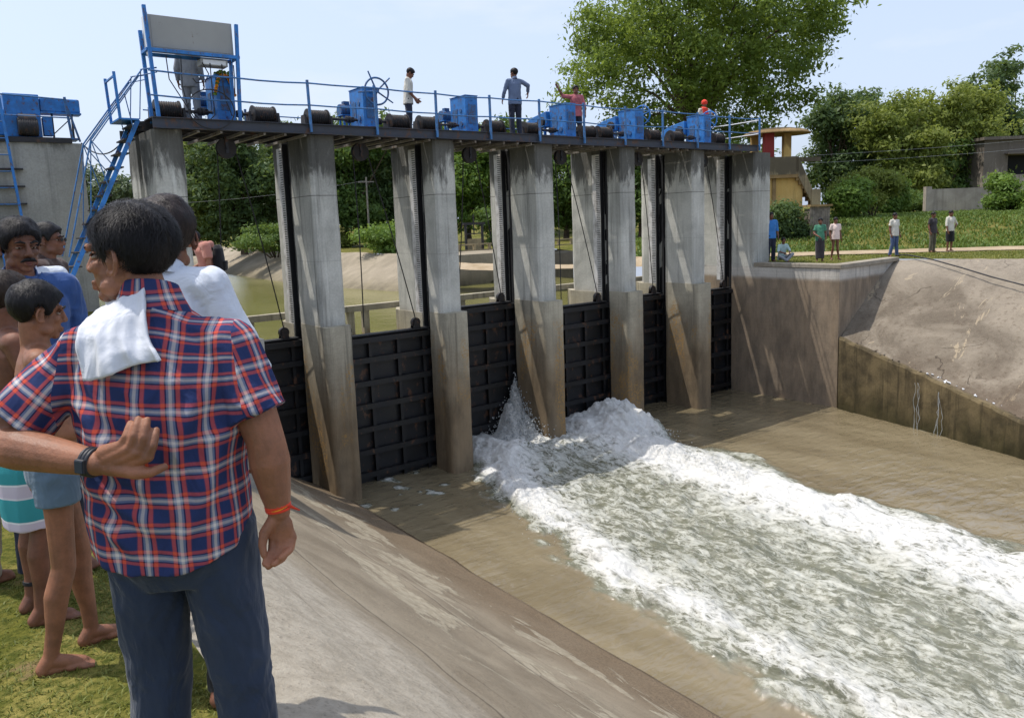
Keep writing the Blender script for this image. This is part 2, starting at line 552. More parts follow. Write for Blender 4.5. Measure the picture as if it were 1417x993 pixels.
def water_mat():
    t = NT('churning_water'); p = t.pos()
    F = t.attr('foam')
    q = t.mapping(p, (1.5, .62, 1.2), rot=(0, 0, .08))
    a = t.noise(q, 1.7, 9, .66, .8)
    b = t.noise(q, 5.5, 8, .72, .55)
    r = t.math('ABSOLUTE', t.math('SUBTRACT', t.noise(q, 3.2, 7, .68, .9), .5))       # ridged: foam webs
    web = t.step(r, .0, .085, 1., 0.)
    k = t.math('ADD', F, t.math('ADD', t.math('MULTIPLY', t.math('SUBTRACT', a, .5), 1.35), t.math('ADD', t.math('MULTIPLY', t.math('SUBTRACT', b, .5), 1.5), t.math('MULTIPLY', t.math('SUBTRACT', t.noise(q, 17, 6, .7, 1.2), .5), .5))))
    k = t.math('ADD', k, t.math('MULTIPLY', t.math('SUBTRACT', t.noise(t.mapping(p, (1.1, .45, 1)), .9, 4, .55, .9), .5), .75))
    k = t.math('ADD', k, t.math('MULTIPLY', t.math('MULTIPLY', web, .42), t.step(F, .05, .3)))
    foam = t.step(k, .22, .98)
    foam = t.math('MULTIPLY', foam, t.step(F, .02, .16))
    aer = t.step(F, .04, .24)
    silt = t.mix(t.step(t.noise(t.mapping(p, (1, .3, 1)), .9, 4, .6), .35, .65), (.160, .128, .076, 1), (.215, .176, .108, 1))
    body = t.mix(aer, silt, t.mix(t.step(b, .35, .65), (.105, .108, .070, 1), (.215, .215, .155, 1)))
    fc = t.mix(t.step(t.math('ADD', t.math('MULTIPLY', b, .6), t.math('MULTIPLY', t.noise(q, 21, 5, .7, .6), .4)), .36, .62), t.mix(t.step(F, .30, .75), (.30, .30, .24, 1), (.63, .62, .58, 1)), t.mix(t.step(F, .3, .8), (.52, .52, .46, 1), (.78, .77, .73, 1)))
    col = t.mix(foam, body, fc)
    h = t.math('ADD', t.math('MULTIPLY', t.noise(t.mapping(p, (.8, 1.9, 1.), rot=(0, 0, .55)), 2.6, 4, .5, .5), .9), t.math('MULTIPLY', t.math('ADD', b, t.math('MULTIPLY', t.noise(q, 20, 5, .7), .5)), t.math('MULTIPLY', F, 2.2)))
    nrm = t.bump(h, .6, .09)
    t.pbr(col, t.math('ADD', .05, t.math('MULTIPLY', foam, .65)), 0, nrm, .55)
    return t.m


M['water'] = water_mat()


def spray_mat():
    t = NT('white_spray'); p = t.pos()
    n = t.noise(p, 14, 5, .7)
    d = t.n('ShaderNodeBsdfPrincipled'); t.set(d.inputs['Base Color'], t.mix(t.step(n, .35, .65), (.46, .49, .49, 1), (.66, .67, .66, 1)))
    d.inputs['Roughness'].default_value = .5
    tr = t.n('ShaderNodeBsdfTranslucent'); tr.inputs[0].default_value = (.6, .62, .62, 1)
    mx = t.n('ShaderNodeMixShader'); mx.inputs[0].default_value = .45
    t.t.links.new(d.outputs[0], mx.inputs[1]); t.t.links.new(tr.outputs[0], mx.inputs[2])
    return t.surf(mx)


M['spray'] = spray_mat()


def upwater_mat():
    t = NT('green_reservoir_water'); p = t.pos()
    n = t.noise(t.mapping(p, (1, 1, 1)), .35, 4, .6)
    c = t.mix(t.step(n, .35, .65), (.150, .142, .042, 1), (.185, .172, .058, 1))
    t.pbr(c, .16, 0, t.bump(t.noise(t.mapping(p, (1, 1, 1)), 1.6, 5, .6), .3, .05), .4)
    return t.m


M['upwater'] = upwater_mat()
# =================================================================== DAM
PT = 7.85          # top of the pier shafts
DK = 8.05          # walkway level
ORD = ['first', 'second', 'third', 'fourth', 'fifth', 'sixth']


def rounded(x0, x1, y0, y1, r, n=5):
    """plan polygon with the two y0 corners rounded"""
    pts = []
    for k in range(n + 1):
        a = PI + PI / 2 * k / n
        pts.append((x0 + r + r * math.cos(a), y0 + r + r * math.sin(a)))
    for k in range(n + 1):
        a = -PI / 2 + PI / 2 * k / n
        pts.append((x1 - r + r * math.cos(a), y0 + r + r * math.sin(a)))
    return pts + [(x1, y1), (x0, y1)]


def shaft_poly(w, y0, g0, g1, y1, d, ch=.05):
    return [(0, y0 + ch), (ch, y0), (w - ch, y0), (w, y0 + ch), (w, g0), (w - d, g0), (w - d, g1), (w, g1), (w, y1 - .25), (w - .18, y1),
            (.18, y1), (0, y1 - .25), (0, g1), (d, g1), (d, g0), (0, g0)]


def roughen(o, amp=.012, seg=.22, seed=0):
    """chipped, uneven concrete: subdivide and push the surface about"""
    me = o.data
    bm = bmesh.new(); bm.from_mesh(me)
    for it in range(6):
        es = [e for e in bm.edges if e.calc_length() > seg * 1.6]
        if not es: break
        bmesh.ops.subdivide_edges(bm, edges=es, cuts=1, use_grid_fill=True)
    bmesh.ops.triangulate(bm, faces=[f for f in bm.faces if len(f.verts) > 4])
    bm.normal_update()
    P = np.array([v.co[:] for v in bm.verts]); W = P + np.array(o.location)
    if o.parent: W = W + np.array(o.parent.location)
    n = fbm(W * 1.7, 4, seed) * amp + np.minimum(0, fbm(W * 5., 3, seed + 5) + .15) * amp * 1.2
    for v, k in zip(bm.verts, n): v.co += v.normal * float(k)
    bm.to_mesh(me); bm.free(); me.update()


def pier(k):
    big = (k % 2 == 0)
    if k == 5: g0, g1 = 1.12, 1.42
    elif big: g0, g1 = 1.35, 1.74
    else: g0, g1 = .80, 1.10
    X = 3.0 * k; w = .58
    side = {0: 'standing nearest to the near concrete slope', 1: 'standing left of the white water jet',
            2: 'with the white water jet at its left foot', 3: 'with the foaming mound at its foot',
            4: 'in calm water next to the far abutment wall'}
    t = thing('concrete_pier', 'stained concrete pier ' + side[k], 'pier', (X, 0, 0), 0, 'piers carrying the hoist walkway')
    m = MB().prism(shaft_poly(w, .26, g0, g1, 2.52, .15), 3.6, PT)
    o = m.build('shaft', M['pier'], t, normals=True); roughen(o, .016, .2, k)
    m = MB().prism(rounded(-.022, w + .022, 0, g0 - .02, .13), -1.2, 3.87)
    o = m.build('nose_block', M['pier_low'], t); roughen(o, .014, .22, k + 9)
    m = MB().prism([(-.02, g1 + .02), (w + .02, g1 + .02), (w + .02, 2.45), (w * .5, 2.95), (-.02, 2.45)], -1.2, 3.82)
    m.box((w / 2, (g0 + g1) / 2, 1.3), (w - .3, g1 - g0 + .1, 5.0))
    o = m.build('tail_block', M['pier_low'], t); roughen(o, .012, .25, k + 19)
    gauge_and_track(t, g0, g1, w)
    return t


def gauge_and_track(t, g0, g1, w, zt=PT):
    m = MB()
    m.box((.151, (g0 + g1) / 2, 3.4), (.006, g1 - g0 - .01, 2 * (zt - 3.4) - .1))
    m.box((.06, g0 + .012, 3.4), (.12, .022, 2 * (zt - 3.4) - .1)); m.box((.06, g1 - .012, 3.4), (.12, .022, 2 * (zt - 3.4) - .1))
    m.box((.12, (g0 + g1) / 2, 3.4), (.05, .07, 2 * (zt - 3.4) - .12))
    m.build('gate_track', M['rubber'], t)
    gw = .30
    m = MB().box((-.004, g1 + .012 + gw / 2, 5.72), (.008, gw, 4.0))
    g = m.build('gauge_plate', M['gauge'], t)
    m = MB()
    z = 3.76
    while z < 7.68:
        m.box((-.011, g1 + .012 + .075, z), (.006, .14, .017)); z += .052
    m.build('tick_marks', M['rubber'], g)


for k in range(5): pier(k)

# far abutment pier and the wall it stands on
t = thing('abutment', 'massive brown abutment wall with a grey shaft at the far bank', 'abutment', (15, 0, 0))
g0, g1 = 1.12, 1.42
m = MB().prism([(0, .31), (.05, .26), (.85, .26), (.9, .31), (.9, 2.52), (0, 2.52), (0, g1), (.15, g1), (.15, g0), (0, g0)], 4.2, PT)
o = m.build('shaft', M['pier'], t); roughen(o, .014, .22, 50)
m = MB().prism([(0, -2.74), (.30, -2.74), (4.15, -2.40), (4.3, .6), (4.3, 4.6), (0, 4.6), (0, g1), (.15, g1), (.15, g0), (0, g0)], -1.2, 4.2)
o = m.build('retaining_wall', M['abut'], t); roughen(o, .015, .3, 51)
m = MB().prism([(-.03, -2.80), (.42, -2.80), (3.9, -2.55), (3.9, -2.15), (.42, -2.36), (.42, .24), (-.03, .24)], 4.203, 4.33)
m.build('coping', M['coping'], t, bevel=.015)
gauge_and_track(t, g0, g1, .9)

# near abutment pier, under the control panel
t = thing('concrete_pier', 'mould-darkened concrete pier beside the blue ladder, under the control panel', 'pier', (-3.0, 0, 0), 0, 'piers carrying the hoist walkway')
m = MB().prism(shaft_poly(.54, .26, 1.25, 1.55, 2.52, .12), 1.0, PT)
o = m.build('shaft', M['pier'], t); roughen(o, .018, .2, 61)
m = MB().prism(rounded(-.02, .56, 0, 1.23, .13), -1.2, 3.87)
o = m.build('nose_block', M['pier_low'], t); roughen(o, .014, .22, 62)
m = MB().prism([(-.02, 1.57), (.56, 1.57), (.56, 2.45), (.27, 2.95), (-.02, 2.45)], -1.2, 3.82)
m.build('tail_block', M['pier_low'], t)

# ------------------------------------------------------------------- sluice gates
GY = {-1: 1.62, 0: .95, 1: 1.55, 2: .97, 3: 1.62, 4: 1.22}
GZ = {-1: 3.50, 0: 3.46, 1: 3.78, 2: 3.55, 3: 3.50, 4: 3.46}
GL = {-1: 'black sluice gate half hidden behind the concrete slope and the bystanders', 0: 'wide black ribbed sluice gate above still water, first one seen whole',
      1: 'black sluice gate leaking a tall white jet at its right edge', 2: 'black sluice gate between the jet and the foaming mound',
      3: 'black sluice gate just right of the foaming mound, above calm water', 4: 'black sluice gate at the far end, against the brown abutment wall'}


def gate(b):
    y = GY[b]; zt = GZ[b]; zb = -.9 if b not in (1, 2) else .12
    x0 = 3 * b + (.58 if b >= 0 else .54) - .11; x1 = 3 * b + 3 + .11
    L = x1 - x0
    t = thing('sluice_gate', GL[b], 'sluice gate', ((x0 + x1) / 2, y, 0), 0, 'black sluice gates between the piers')
    h = L / 2
    MB().box((0, .06, (zt + zb) / 2), (L, .02, zt - zb)).build('skin_plate', M['gate'], t)
    m = MB()
    zs = [zt - .09] + [zt - .56 - .54 * i for i in range(7) if zt - .56 - .54 * i > zb]
    for i, z in enumerate(zs):
        d = .19 if i == 0 else .14
        m.box((0, .05 - d / 2, z + .055), (L - .02, d, .016)); m.box((0, .05 - d / 2, z - .055), (L - .02, d, .016))
        m.box((0, .045 - d, z), (L - .025, .014, .126))
    m.build('cross_beams', M['gate'], t)
    for sx in (-.40, -.14, .14, .40):
        m = MB()
        for za, zb2 in zip(zs[:-1], zs[1:]):
            m.box((sx * L, .0, (za + zb2) / 2), (.02, .10, za - zb2 - .13)); m.box((sx * L, -.055, (za + zb2) / 2), (.08, .012, za - zb2 - .134))
        m.build('stiffener', M['gate'], t)
    MB().box((0, .02, zt + .02), (L - .24, .24, .03)).build('top_plate', M['rubber'], t)
    for sx in (-1, 1):
        lug = None
        for dy in (-.06, .08):
            m = MB().extr([(sx * (h - .42) - .1, dy, zt + .03), (sx * (h - .42) + .1, dy, zt + .03), (sx * (h - .42) + .06, dy, zt + .22), (sx * (h - .42) - .06, dy, zt + .22)], (0, .02, 0))
            lug = m.build('lifting_lug', M['drum'], t)
        MB().cyl((sx * (h - .42), .02, zt + .17), .115, .09, 'y', 18).build('sheave', M['drum'], lug)
    return t


for b in range(-1, 5): gate(b)

# ------------------------------------------------------------------- walkway deck
t = thing('walkway_deck', 'long dark steel walkway laid across the pier tops', 'walkway', (0, 0, 0))
m = MB()
for i in range(-1, 5):     # edge channels, bay by bay, with slightly different heights as patched over the years
    x0, x1 = 3 * i - .0, 3 * i + 3.0
    dz = [.0, .0, .012, -.01, .006, .0][i + 1]
    m.box(((x0 + x1) / 2, .135, 7.945 + dz), (x1 - x0 - .01, .012, .205))
    m.box(((x0 + x1) / 2, .105, 7.855 + dz), (x1 - x0 - .012, .055, .012)); m.box(((x0 + x1) / 2, .105, 8.038 + dz), (x1 - x0 - .012, .055, .012))
m.build('edge_channel', M['girder'], t)
m = MB()
for y in (.80, 1.62, 2.40):
    m.box((6.0, y, 7.955), (18.2, .05, .17))
m.build('main_girders', M['steel'], t)
m = MB()
x = -2.2
while x < 15:
    if (x + .05) % 3 > .60:
        MB().box((x, 1.27, 7.825), (.045, 2.24, .05)).build('cross_angle', M['angle'], t)
    x += .42
m = MB()
random.seed(3)
x = -3.0
while x < 15.1:
    L = random.uniform(.85, 1.35); L = min(L, 15.2 - x)
    m.box((x + L / 2, .45, 8.046 + random.uniform(-.004, .006)), (L - .012, .60, .022))
    m.box((x + L / 2, 1.22, 8.046 + random.uniform(-.003, .004)), (L - .01, .72, .02))
    m.box((x + L / 2, 2.20, 8.046 + random.uniform(-.004, .006)), (L - .012, .48, .022))
    x += L
m.build('deck_plates', M['steel'], t)

# ------------------------------------------------------------------- railings
t = thing('railing', 'blue pipe railing along the downstream edge of the walkway', 'railing', (0, .07, 0))
for i in range(11):
    x = 1.5 * i
    lean = [.02, .03, .0, .01, 0, .02, 0, .01, 0, .01, 0][i]
    MB().bar((x, 0, 7.88), (x - lean, 0, 8.90), .045).build('post', M['rail'], t)
def rail_line(z, x0=-3.0, x1=15.0, y=0.0):
    pts = []
    n = 37
    for i in range(n):
        x = x0 + (x1 - x0) * i / (n - 1)
        sag = -.018 * math.sin(PI * ((x / 1.5) % 1)) ** 2 + .012 * math.sin(x * 1.3)
        pts.append((x, y - .0, z + sag))
    return pts
MB().tube(rail_line(8.84), .017, 6).build('top_rail', M['rail'], t)
MB().tube(rail_line(8.41), .016, 6).build('middle_rail', M['rail'], t)
t = thing('railing', 'blue pipe railing along the upstream edge of the walkway, behind the hoists', 'railing', (0, 2.48, 0))
for i in range(10):
    x = -2.4 + 1.92 * i
    MB().bar((x, 0, 7.95), (x, 0, 8.62), .045).build('post', M['blue_dark'], t)
MB().tube(rail_line(8.50, -2.6, 14.95), .014, 6).build('middle_rail', M['rail'], t)
t = thing('railing', 'short end railing with pale bars closing the far end of the walkway', 'railing', (15.02, 0, 0))
MB().bar((0, 2.4, 7.95), (0, 2.4, 8.85), .045).build('post', M['rail'], t)
for z in (8.82, 8.4):
    MB().tube([(0, .1, z), (0, 1.2, z - .02), (0, 2.4, z)], .017, 6).build('rail', M['white_paint'], t)

# ------------------------------------------------------------------- hoists
def drum(m, x, y, z, r=.165, L=.44):
    m.cyl((x, y, z), r, L, 'x', 22)
    for s in (-1, 1): m.cyl((x + s * (L / 2), y, z), r + .035, .022, 'x', 22)
    for i in range(9): m.ring((x - L / 2 + .05 + i * (L - .1) / 8, y, z), r + .004, .012, (1, 0, 0), 22, 5)


def hoist(loc, label, wheel=None, cover=True, motor=True, group='blue gate hoists standing on the walkway', span=(-.98, 1.02)):
    t = thing('gate_hoist', label, 'hoist', loc, 0, group)
    m = MB()
    m.box((.17, .33, .49), (.36, .68, .93)); m.box((.17, .33, .965), (.39, .71, .02))
    for q in range(5):
        for w_ in (.0, .66): m.cyl((.17, -.012 if not w_ else .672, .16 + q * .17), .012, .012, 'y', 8)
    m.box((.17, -.012, .09), (.30, .014, .05)); m.box((-.016, .33, .09), (.014, .6, .05))
    gb = m.build('gearbox', M['blue'], t, bevel=.012)
    m = MB()
    for z in (.30, .62): m.cyl((-.014, .2, z), .045 if z > .5 else .065, .03, 'x', 14)
    m.box((-.014, .45, .5), (.014, .2, .34)); m.box((.17, -.016, .52), (.22, .014, .46))
    m.build('inspection_plates', M['blue_dark'], gb)
    m = MB()
    m.box((.15, .33, .012), (.42, .95, .03)); m.box((-.32, .33, .05), (.5, .22, .06)); m.box((.62, .33, .05), (.5, .22, .06))
    m.build('base_frame', M['blue'], t)
    MB().tube([(span[0] - .3, .33, .28), (span[1] + .3, .33, .28)], .03, 10).build('drive_shaft', M['steel'], t)
    for x in (-.2, .5):
        m = MB()
        m.cyl((x, .33, .28), .075, .05, 'x', 14); m.cyl((x + (.07 if x > 0 else -.07), .33, .28), .075, .05, 'x', 14); m.cyl((x, .33, .28), .045, .22, 'x', 12)
        for q in range(6):
            a = q * PI / 3; m.cyl((x, .33 + .055 * math.cos(a), .28 + .055 * math.sin(a)), .01, .2, 'x', 6)
        m.build('coupling', M['steel'], t)
    for x in span:
        m = MB(); drum(m, x, .33, .27)
        d = m.build('rope_drum', M['drum'], t)
        for s in (-1, 1):
            MB().extr([(x + s * .30 - .025, .18, .0), (x + s * .30 - .025, .48, .0), (x + s * .30 - .025, .42, .33), (x + s * .30 - .025, .24, .33)], (.05, 0, 0)).build('bearing_stand', M['steel'], t)
    if motor:
        m = MB(); m.cyl((-.02, .86, .56), .13, .34, 'x', 18)
        for i in range(8): m.ring((-.16 + i * .04, .86, .56), .133, .008, (1, 0, 0), 18, 5)
        m.box((-.02, .86, .72), (.14, .12, .08))
        m.build('motor', M['blue_dark'] if not cover else M['steel'], t)
        m = MB()
        for dx in (-.12, .1):
            m.bar((dx, .76, .02), (dx, .76, .45), .04); m.bar((dx, .98, .02), (dx, .98, .45), .04)
        m.box((-.02, .86, .44), (.36, .34, .02))
        m.build('motor_stand', M['blue'], t)
    if cover:
        m = MB().extr([(-.12, .68, .42), (-.12, .68, .84), (-.12, 1.30, .74), (-.12, 1.62, .62), (-.12, 1.66, .44), (-.12, 1.2, .46)], (.42, 0, 0))
        m.build('motor_cover', M['blue'], t, bevel=.02)
    if wheel == 'front':
        c = V(.26, -.16, .86)
        m = MB(); m.ring(c, .29, .022, (0, 1, 0), 34, 8)
        w = m.build('handwheel_rim', M['blue_dark'], t)
        m = MB()
        for q in range(5):
            a = PI / 2 + .42 + q * 2 * PI / 5
            d = V(math.cos(a), 0, math.sin(a)); m.tube([c + d * .03, c + d * .46], [.021, .016], 8)
        m.cyl(c, .045, .08, 'y', 14); m.tube([c, c + V(-.03, .2, 0)], .022, 8)
        m.build('handwheel_spokes', M['blue_dark'], w)
    if wheel == 'side':
        c = V(.52, .22, .84)
        m = MB(); m.ring(c, .27, .021, (1, .25, 0), 34, 8)
        w = m.build('handwheel_rim', M['blue'], t)
        m = MB()
        for q in range(6):
            a = .3 + q * PI / 3
            ax = V(1, .25, 0).normalized(); u = ax.cross(V(0, 0, 1)).normalized()
            d = u * math.cos(a) + V(0, 0, 1) * math.sin(a); m.tube([c + d * .02, c + d * .33], [.018, .014], 8)
        m.tube([c, c - V(.2, -.02, 0)], .022, 8)
        m.build('handwheel_spokes', M['blue'], w)
    return t


HOIST = {-1: hoist((-1.57, .9, DK), 'blue hoist hung with an orange marigold garland, under the grey control panel', None, False, True, span=(-.88, 1.02)),
         0: hoist((1.63, .9, DK), 'blue hoist with a big dark spoked handwheel in front', 'front', False),
         1: hoist((4.37, .9, DK), 'plain blue box hoist without handwheel, left of the man in blue shirt', None, False, span=(-.92, 1.05)),
         2: hoist((7.6, .9, DK), 'blue hoist with bright motor cover and no handwheel, before the man raising his arm', None, True),
         3: hoist((10.25, .9, DK), 'blue hoist with motor cover and spoked handwheel, second from the far end of the walkway', 'side', True),
         4: hoist((13.3, .9, DK), 'blue hoist with motor cover and handwheel at the far end, below the red cloth', 'side', True)}

# marigold garland on the first hoist
t = thing('garland', 'orange marigold and leaf garland draped over the blue hoist', 'garland', (-1.42, .88, DK + .92))
mf = MB(); ml = MB()
random.seed(5)
def blob(mb, c, r):
    c = Vector(c); n = 7
    for k in range(3):
        q = Euler((random.random() * 6, random.random() * 6, 0)).to_matrix()
        vs = [c + q @ V(r * math.cos(2 * PI * i / n), r * math.sin(2 * PI * i / n), random.uniform(-.3, .3) * r) for i in range(n)]
        mb.add(vs, [tuple(range(n))])
for s in (-1, 1):
    for i in range(13):
        u = i / 12
        blob(mf if random.random() < .8 else ml, (s * (.04 + .15 * u) + .0, -.02 - .01 * random.random(), .03 - .02 * u - .34 * u * u), .038)
for i in range(16): blob(ml, (random.uniform(-.13, .13), random.uniform(-.03, .25), random.uniform(.02, .12)), .05)
for i in range(8): blob(mf, (random.uniform(-.12, .12), random.uniform(-.03, .1), random.uniform(-.02, .07)), .035)
mf.build('flowers', M['marigold'], t); ml.build('leaves', M['leafgarland'], t)

# ------------------------------------------------------------------- pulleys and hoist ropes
PL = {-1: 'control panel', 0: 'handwheel hoist', 1: 'plain box hoist', 2: 'raised arm man', 3: 'second last hoist', 4: 'last hoist'}
for b in range(-1, 5):
    xc = 3 * b + 1.62; y = 1.2
    t = thing('pulley', 'dark rope pulley under the walkway, below the %s' % PL[b], 'pulley', (xc, y, 7.62), 0, 'pulleys hanging under the walkway')
    m = MB(); m.cyl((0, 0, 0), .17, .05, 'y', 24); m.cyl((0, -.04, 0), .20, .025, 'y', 24); m.cyl((0, .04, 0), .20, .025, 'y', 24)
    m.build('sheave', M['steel'], t)
    m = MB()
    for s in (-1, 1): m.box((0, s * .07, .08), (.06, .016, .34))
    m.cyl((0, 0, 0), .022, .2, 'y', 10)
    m.build('bracket', M['girder'], t)
    lx = 3 * b + 2.70; zl = GZ[b] + .2; gy = GY[b]
    for i, (xa, xb) in enumerate(((xc - .18, xc - .30), (xc + .18, lx))):
        pts = []
        for k in range(13):
            u = k / 12
            pts.append((xa + (xb - xa) * u + .03 * math.sin(PI * u), y + (gy - y) * u, 7.6 + (zl - 7.6) * u))
        o = MB().tube(pts, .013, 6).build('hoist_rope', M['rope'], None)
        tag(o, ('slack near-vertical rope' if i == 0 else 'taut slanting rope') + ' from the pulley below the ' + PL[b], 'rope', 'hoist ropes in the gate openings')

# ------------------------------------------------------------------- control panel on its frame
t = thing('control_panel', 'big grey electrical cabinet raised on a blue steel frame over the walkway', 'control panel', (-2.1, .3, DK))
m = MB().box((-.02, .16, 1.52), (1.50, .34, .60)); m.build('cabinet', M['grey_paint'], t, bevel=.012)
m = MB().box((-.02, -.014, 1.52), (1.42, .006, .53)); m.build('cabinet_door', M['grey_paint'], t, bevel=.003)
m = MB().extr([(-.785, -.03, 1.84), (-.785, .38, 1.84), (-.785, .38, 1.30), (-.785, .16, 1.08), (-.785, -.03, 1.30)], (.012, 0, 0)); m.build('sunlit_side_plate', M['white_paint'], t)  # sunlit look of the grey cabinet's left end, painted as white
m = MB()
for x in (-.83, .80):
    m.bar((x + (.07 if x < 0 else -.09), -.1, -.15), (x, -.06, 1.95 if x < 0 else 1.80), .06); m.bar((x + (.07 if x < 0 else -.05), .42, -.05), (x, .37, 1.6), .06)
m.bar((-.83, -.07, 1.19), (.80, -.07, 1.19), .06); m.bar((-.83, .37, 1.19), (.80, .37, 1.19), .06)
m.bar((-.83, -.06, 1.2), (-.83, .37, 1.2), .05); m.bar((.8, -.06, 1.2), (.8, .37, 1.2), .05)
m.build('stand', M['blue'], t)
t = thing('junction_box', 'small pale grey box fixed beneath the control panel', 'junction box', (-1.75, .42, 9.12))
m = MB().box((0, 0, 0), (.5, .26, .12)); m.build('box', M['grey_paint'], t, bevel=.01)
MB().box((0, -.134, 0), (.42, .006, .08)).build('lid', M['white_paint'], t)
cab = [(-2.62, 9.15, [(.0, 0), (.02, -.4), (.22, -.75), (.45, -1.15), (.8, -1.3)], 'leftmost slack cable'), (-2.36, 9.15, [(0, 0), (-.02, -.5), (.05, -.9), (.3, -1.15)], 'cable beside the standing man'),
       (-1.98, 9.1, [(0, 0), (.1, -.2), (.02, -.35), (-.14, -.38), (-.2, -.3)], 'short looped cable'), (-1.84, 9.1, [(0, 0), (0, -.5), (.01, -.95), (-.1, -1.05)], 'cable left of the garland'),
       (-1.62, 9.1, [(0, 0), (-.01, -.4), (.03, -.7), (.12, -.95)], 'cable running down to the garland'), (-1.40, 9.1, [(0, 0), (.0, -.3), (-.02, -.55)], 'short straight cable over the garland')]
for x, z, ps, nm in cab:
    pts = []
    for i in range(len(ps) - 1):
        for q in range(4):
            u = q / 4; pts.append((x + ps[i][0] * (1 - u) + ps[i + 1][0] * u, .28, z + ps[i][1] * (1 - u) + ps[i + 1][1] * u))
    pts.append((x + ps[-1][0], .28, z + ps[-1][1]))
    o = MB().tube(pts, .010, 6).build('power_cable', M['cable'])
    tag(o, 'thin black ' + nm + ' hanging from the control panel', 'cable', 'cables under the control panel')
pts = [(-1.95 + .42 * math.cos(a), .06, 8.22 + .36 * math.sin(a)) for a in np.linspace(2.6, -3.4, 40)]
o = MB().tube([tuple(map(float, p)) for p in pts], .012, 6).build('cable_loop', M['cable'])
tag(o, 'large open loop of black cable hung on the railing by the garlanded hoist', 'cable loop')

# ------------------------------------------------------------------- blue ladder stair up to the walkway
t = thing('ladder_stair', 'steep blue steel ladder stair with bent handrails at the near pier', 'stair', (-3.1, 1.0, DK))
def sp(u, y): return V(-.02 - 1.72 * u, y, .0 - 3.55 * u)
m = MB()
for y in (-.35, .35): m.bar(sp(0, y), sp(1, y), .03, .075)
m.build('stringers', M['blue'], t)
for i in range(14):
    p = sp((i + .4) / 14, 0)
    MB().box(p, (.20, .68, .025)).build('tread', M['steel'], t)
for y in (-.40, .40):
    m = MB().tube([(.38, y, .95), (.12, y, .90), (-.85, y, -.40), (-1.40, y, -2.45)], .014, 8)
    m.tube([(.38, y, .87), (.06, y, .78), (-.82, y, -.42)], .010, 8)
    m.build('handrail', M['rail'], t)
    m = MB()
    for (a, b) in (((.1, .9), (-.0, 0.)), ((-.22, .45), (-.12, -.2)), ((-.85, -.4), (-.62, -1.3)), ((-.85, -.4), (-1.0, -1.95)), ((-.85, -.4), (-.45, -.95))):
        m.tube([(a[0], y, a[1]), (b[0], y, b[1])], .010, 6)
    m.build('baluster', M['rail'], t)
m = MB()
m.box((-.18, 0, .0), (.34, .8, .03)); m.bar((-.33, -.4, 0), (-.36, -.4, .82), .045); m.bar((-.33, .4, 0), (-.36, .4, .82), .045); m.bar((-.36, -.4, .75), (-.36, .4, .75), .03)
m.build('landing', M['blue'], t)

# ------------------------------------------------------------------- left regulator block with its own hoist and ladder
t = thing('regulator_block', 'plain grey concrete regulator block at the left edge', 'regulator block', (-3.68, 3.2, 0))
m = MB().box((-2.6, 1.5, 5.7), (5.2, 3.0, 4.3)); o = m.build('body', M['block'], t); roughen(o, .01, .3, 77)
MB().box((-2.6, .2, 7.9), (4.85, .5, .10)).build('edge_girder', M['steel'], t)
m = MB()
for i in range(9): m.box((-1.75, -.05, 4.6 + .34 * i), (1.3, .11, .03))
m.build('step_irons', M['steel'], t)
t = thing('gate_hoist', 'blue hoist with dark motor and long motor cover on the left regulator block', 'hoist', (-4.75, 3.35, 7.95), 0, 'blue gate hoists standing on the walkway')
m = MB().box((.1, .25, .44), (.62, .5, .84)); m.build('gearbox', M['blue'], t, bevel=.015)
m = MB().box((.78, .2, .67), (.72, .34, .28)); m.box((.78, .2, .52), (.75, .37, .03)); m.build('motor_cover', M['blue'], t, bevel=.03)
m = MB().cyl((.15, -.12, .20), .17, .34, 'x', 22); m.cyl((.15, -.12, .33), .12, .3, 'x', 18)
for i in range(8): m.ring((.02 + .04 * i, -.12, .20), .172, .01, (1, 0, 0), 20, 5)
m.build('motor', M['steel'], t)
m = MB().box((.52, .1, .24), (.16, .24, .36)); m.box((.62, .3, .015), (.9, .5, .03)); m.build('bracket_box', M['blue'], t)
m = MB()
for x in (.62, .98): m.bar((x, .1, 0), (x, .1, .55), .035)
m.bar((.62, .1, .1), (.98, .1, .45), .02)
m.build('cover_stand', M['steel'], t)
MB().box((-.4, .3, .3), (.4, .45, .5)).build('side_gearcase', M['blue'], t, bevel=.02)
t = thing('railing', 'short railing with a single post on the left regulator block', 'railing', (-3.85, 3.15, 7.93))
m = MB().bar((0, 0, 0), (-.06, 0, .83), .045); m.bar((.14, 0, -.05), (-.02, 0, .6), .035); m.build('post', M['blue_dark'], t)
MB().tube([(-.06, 0, .78), (-1.1, 0, .82), (-2.4, 0, .84)], .017, 6).build('top_rail', M['rail'], t)
MB().tube([(-.03, 0, .42), (-1.1, 0, .43), (-2.4, 0, .44)], .014, 6).build('middle_rail', M['rail'], t)
t = thing('ladder', 'pale blue ladder leaning on the left regulator block', 'ladder', (-5.05, 3.08, 8.6))
m = MB()
for s in (0, -.42): m.bar((s, .0, .25), (s + .22, -.35, -4.2), .045, .06)
m.build('side_rails', M['blue'], t)
for i in range(13):
    u = (i + 1) / 14; z = .25 - 4.45 * u
    MB().tube([(.22 * u, -.35 * u, z), (.22 * u - .42, -.35 * u, z)], .014, 6).build('rung', M['rail'], t)
pts = []
for i in range(21):
    u = i / 20; pts.append((-3.7 + .55 * u, 3.1 - 1.9 * u, 7.85 + .1 * u - .42 * 4 * u * (1 - u) * .8))
o = MB().tube(pts, .013, 6).build('power_cable', M['cable']); tag(o, 'black cable sagging between the regulator block and the ladder stair', 'cable')

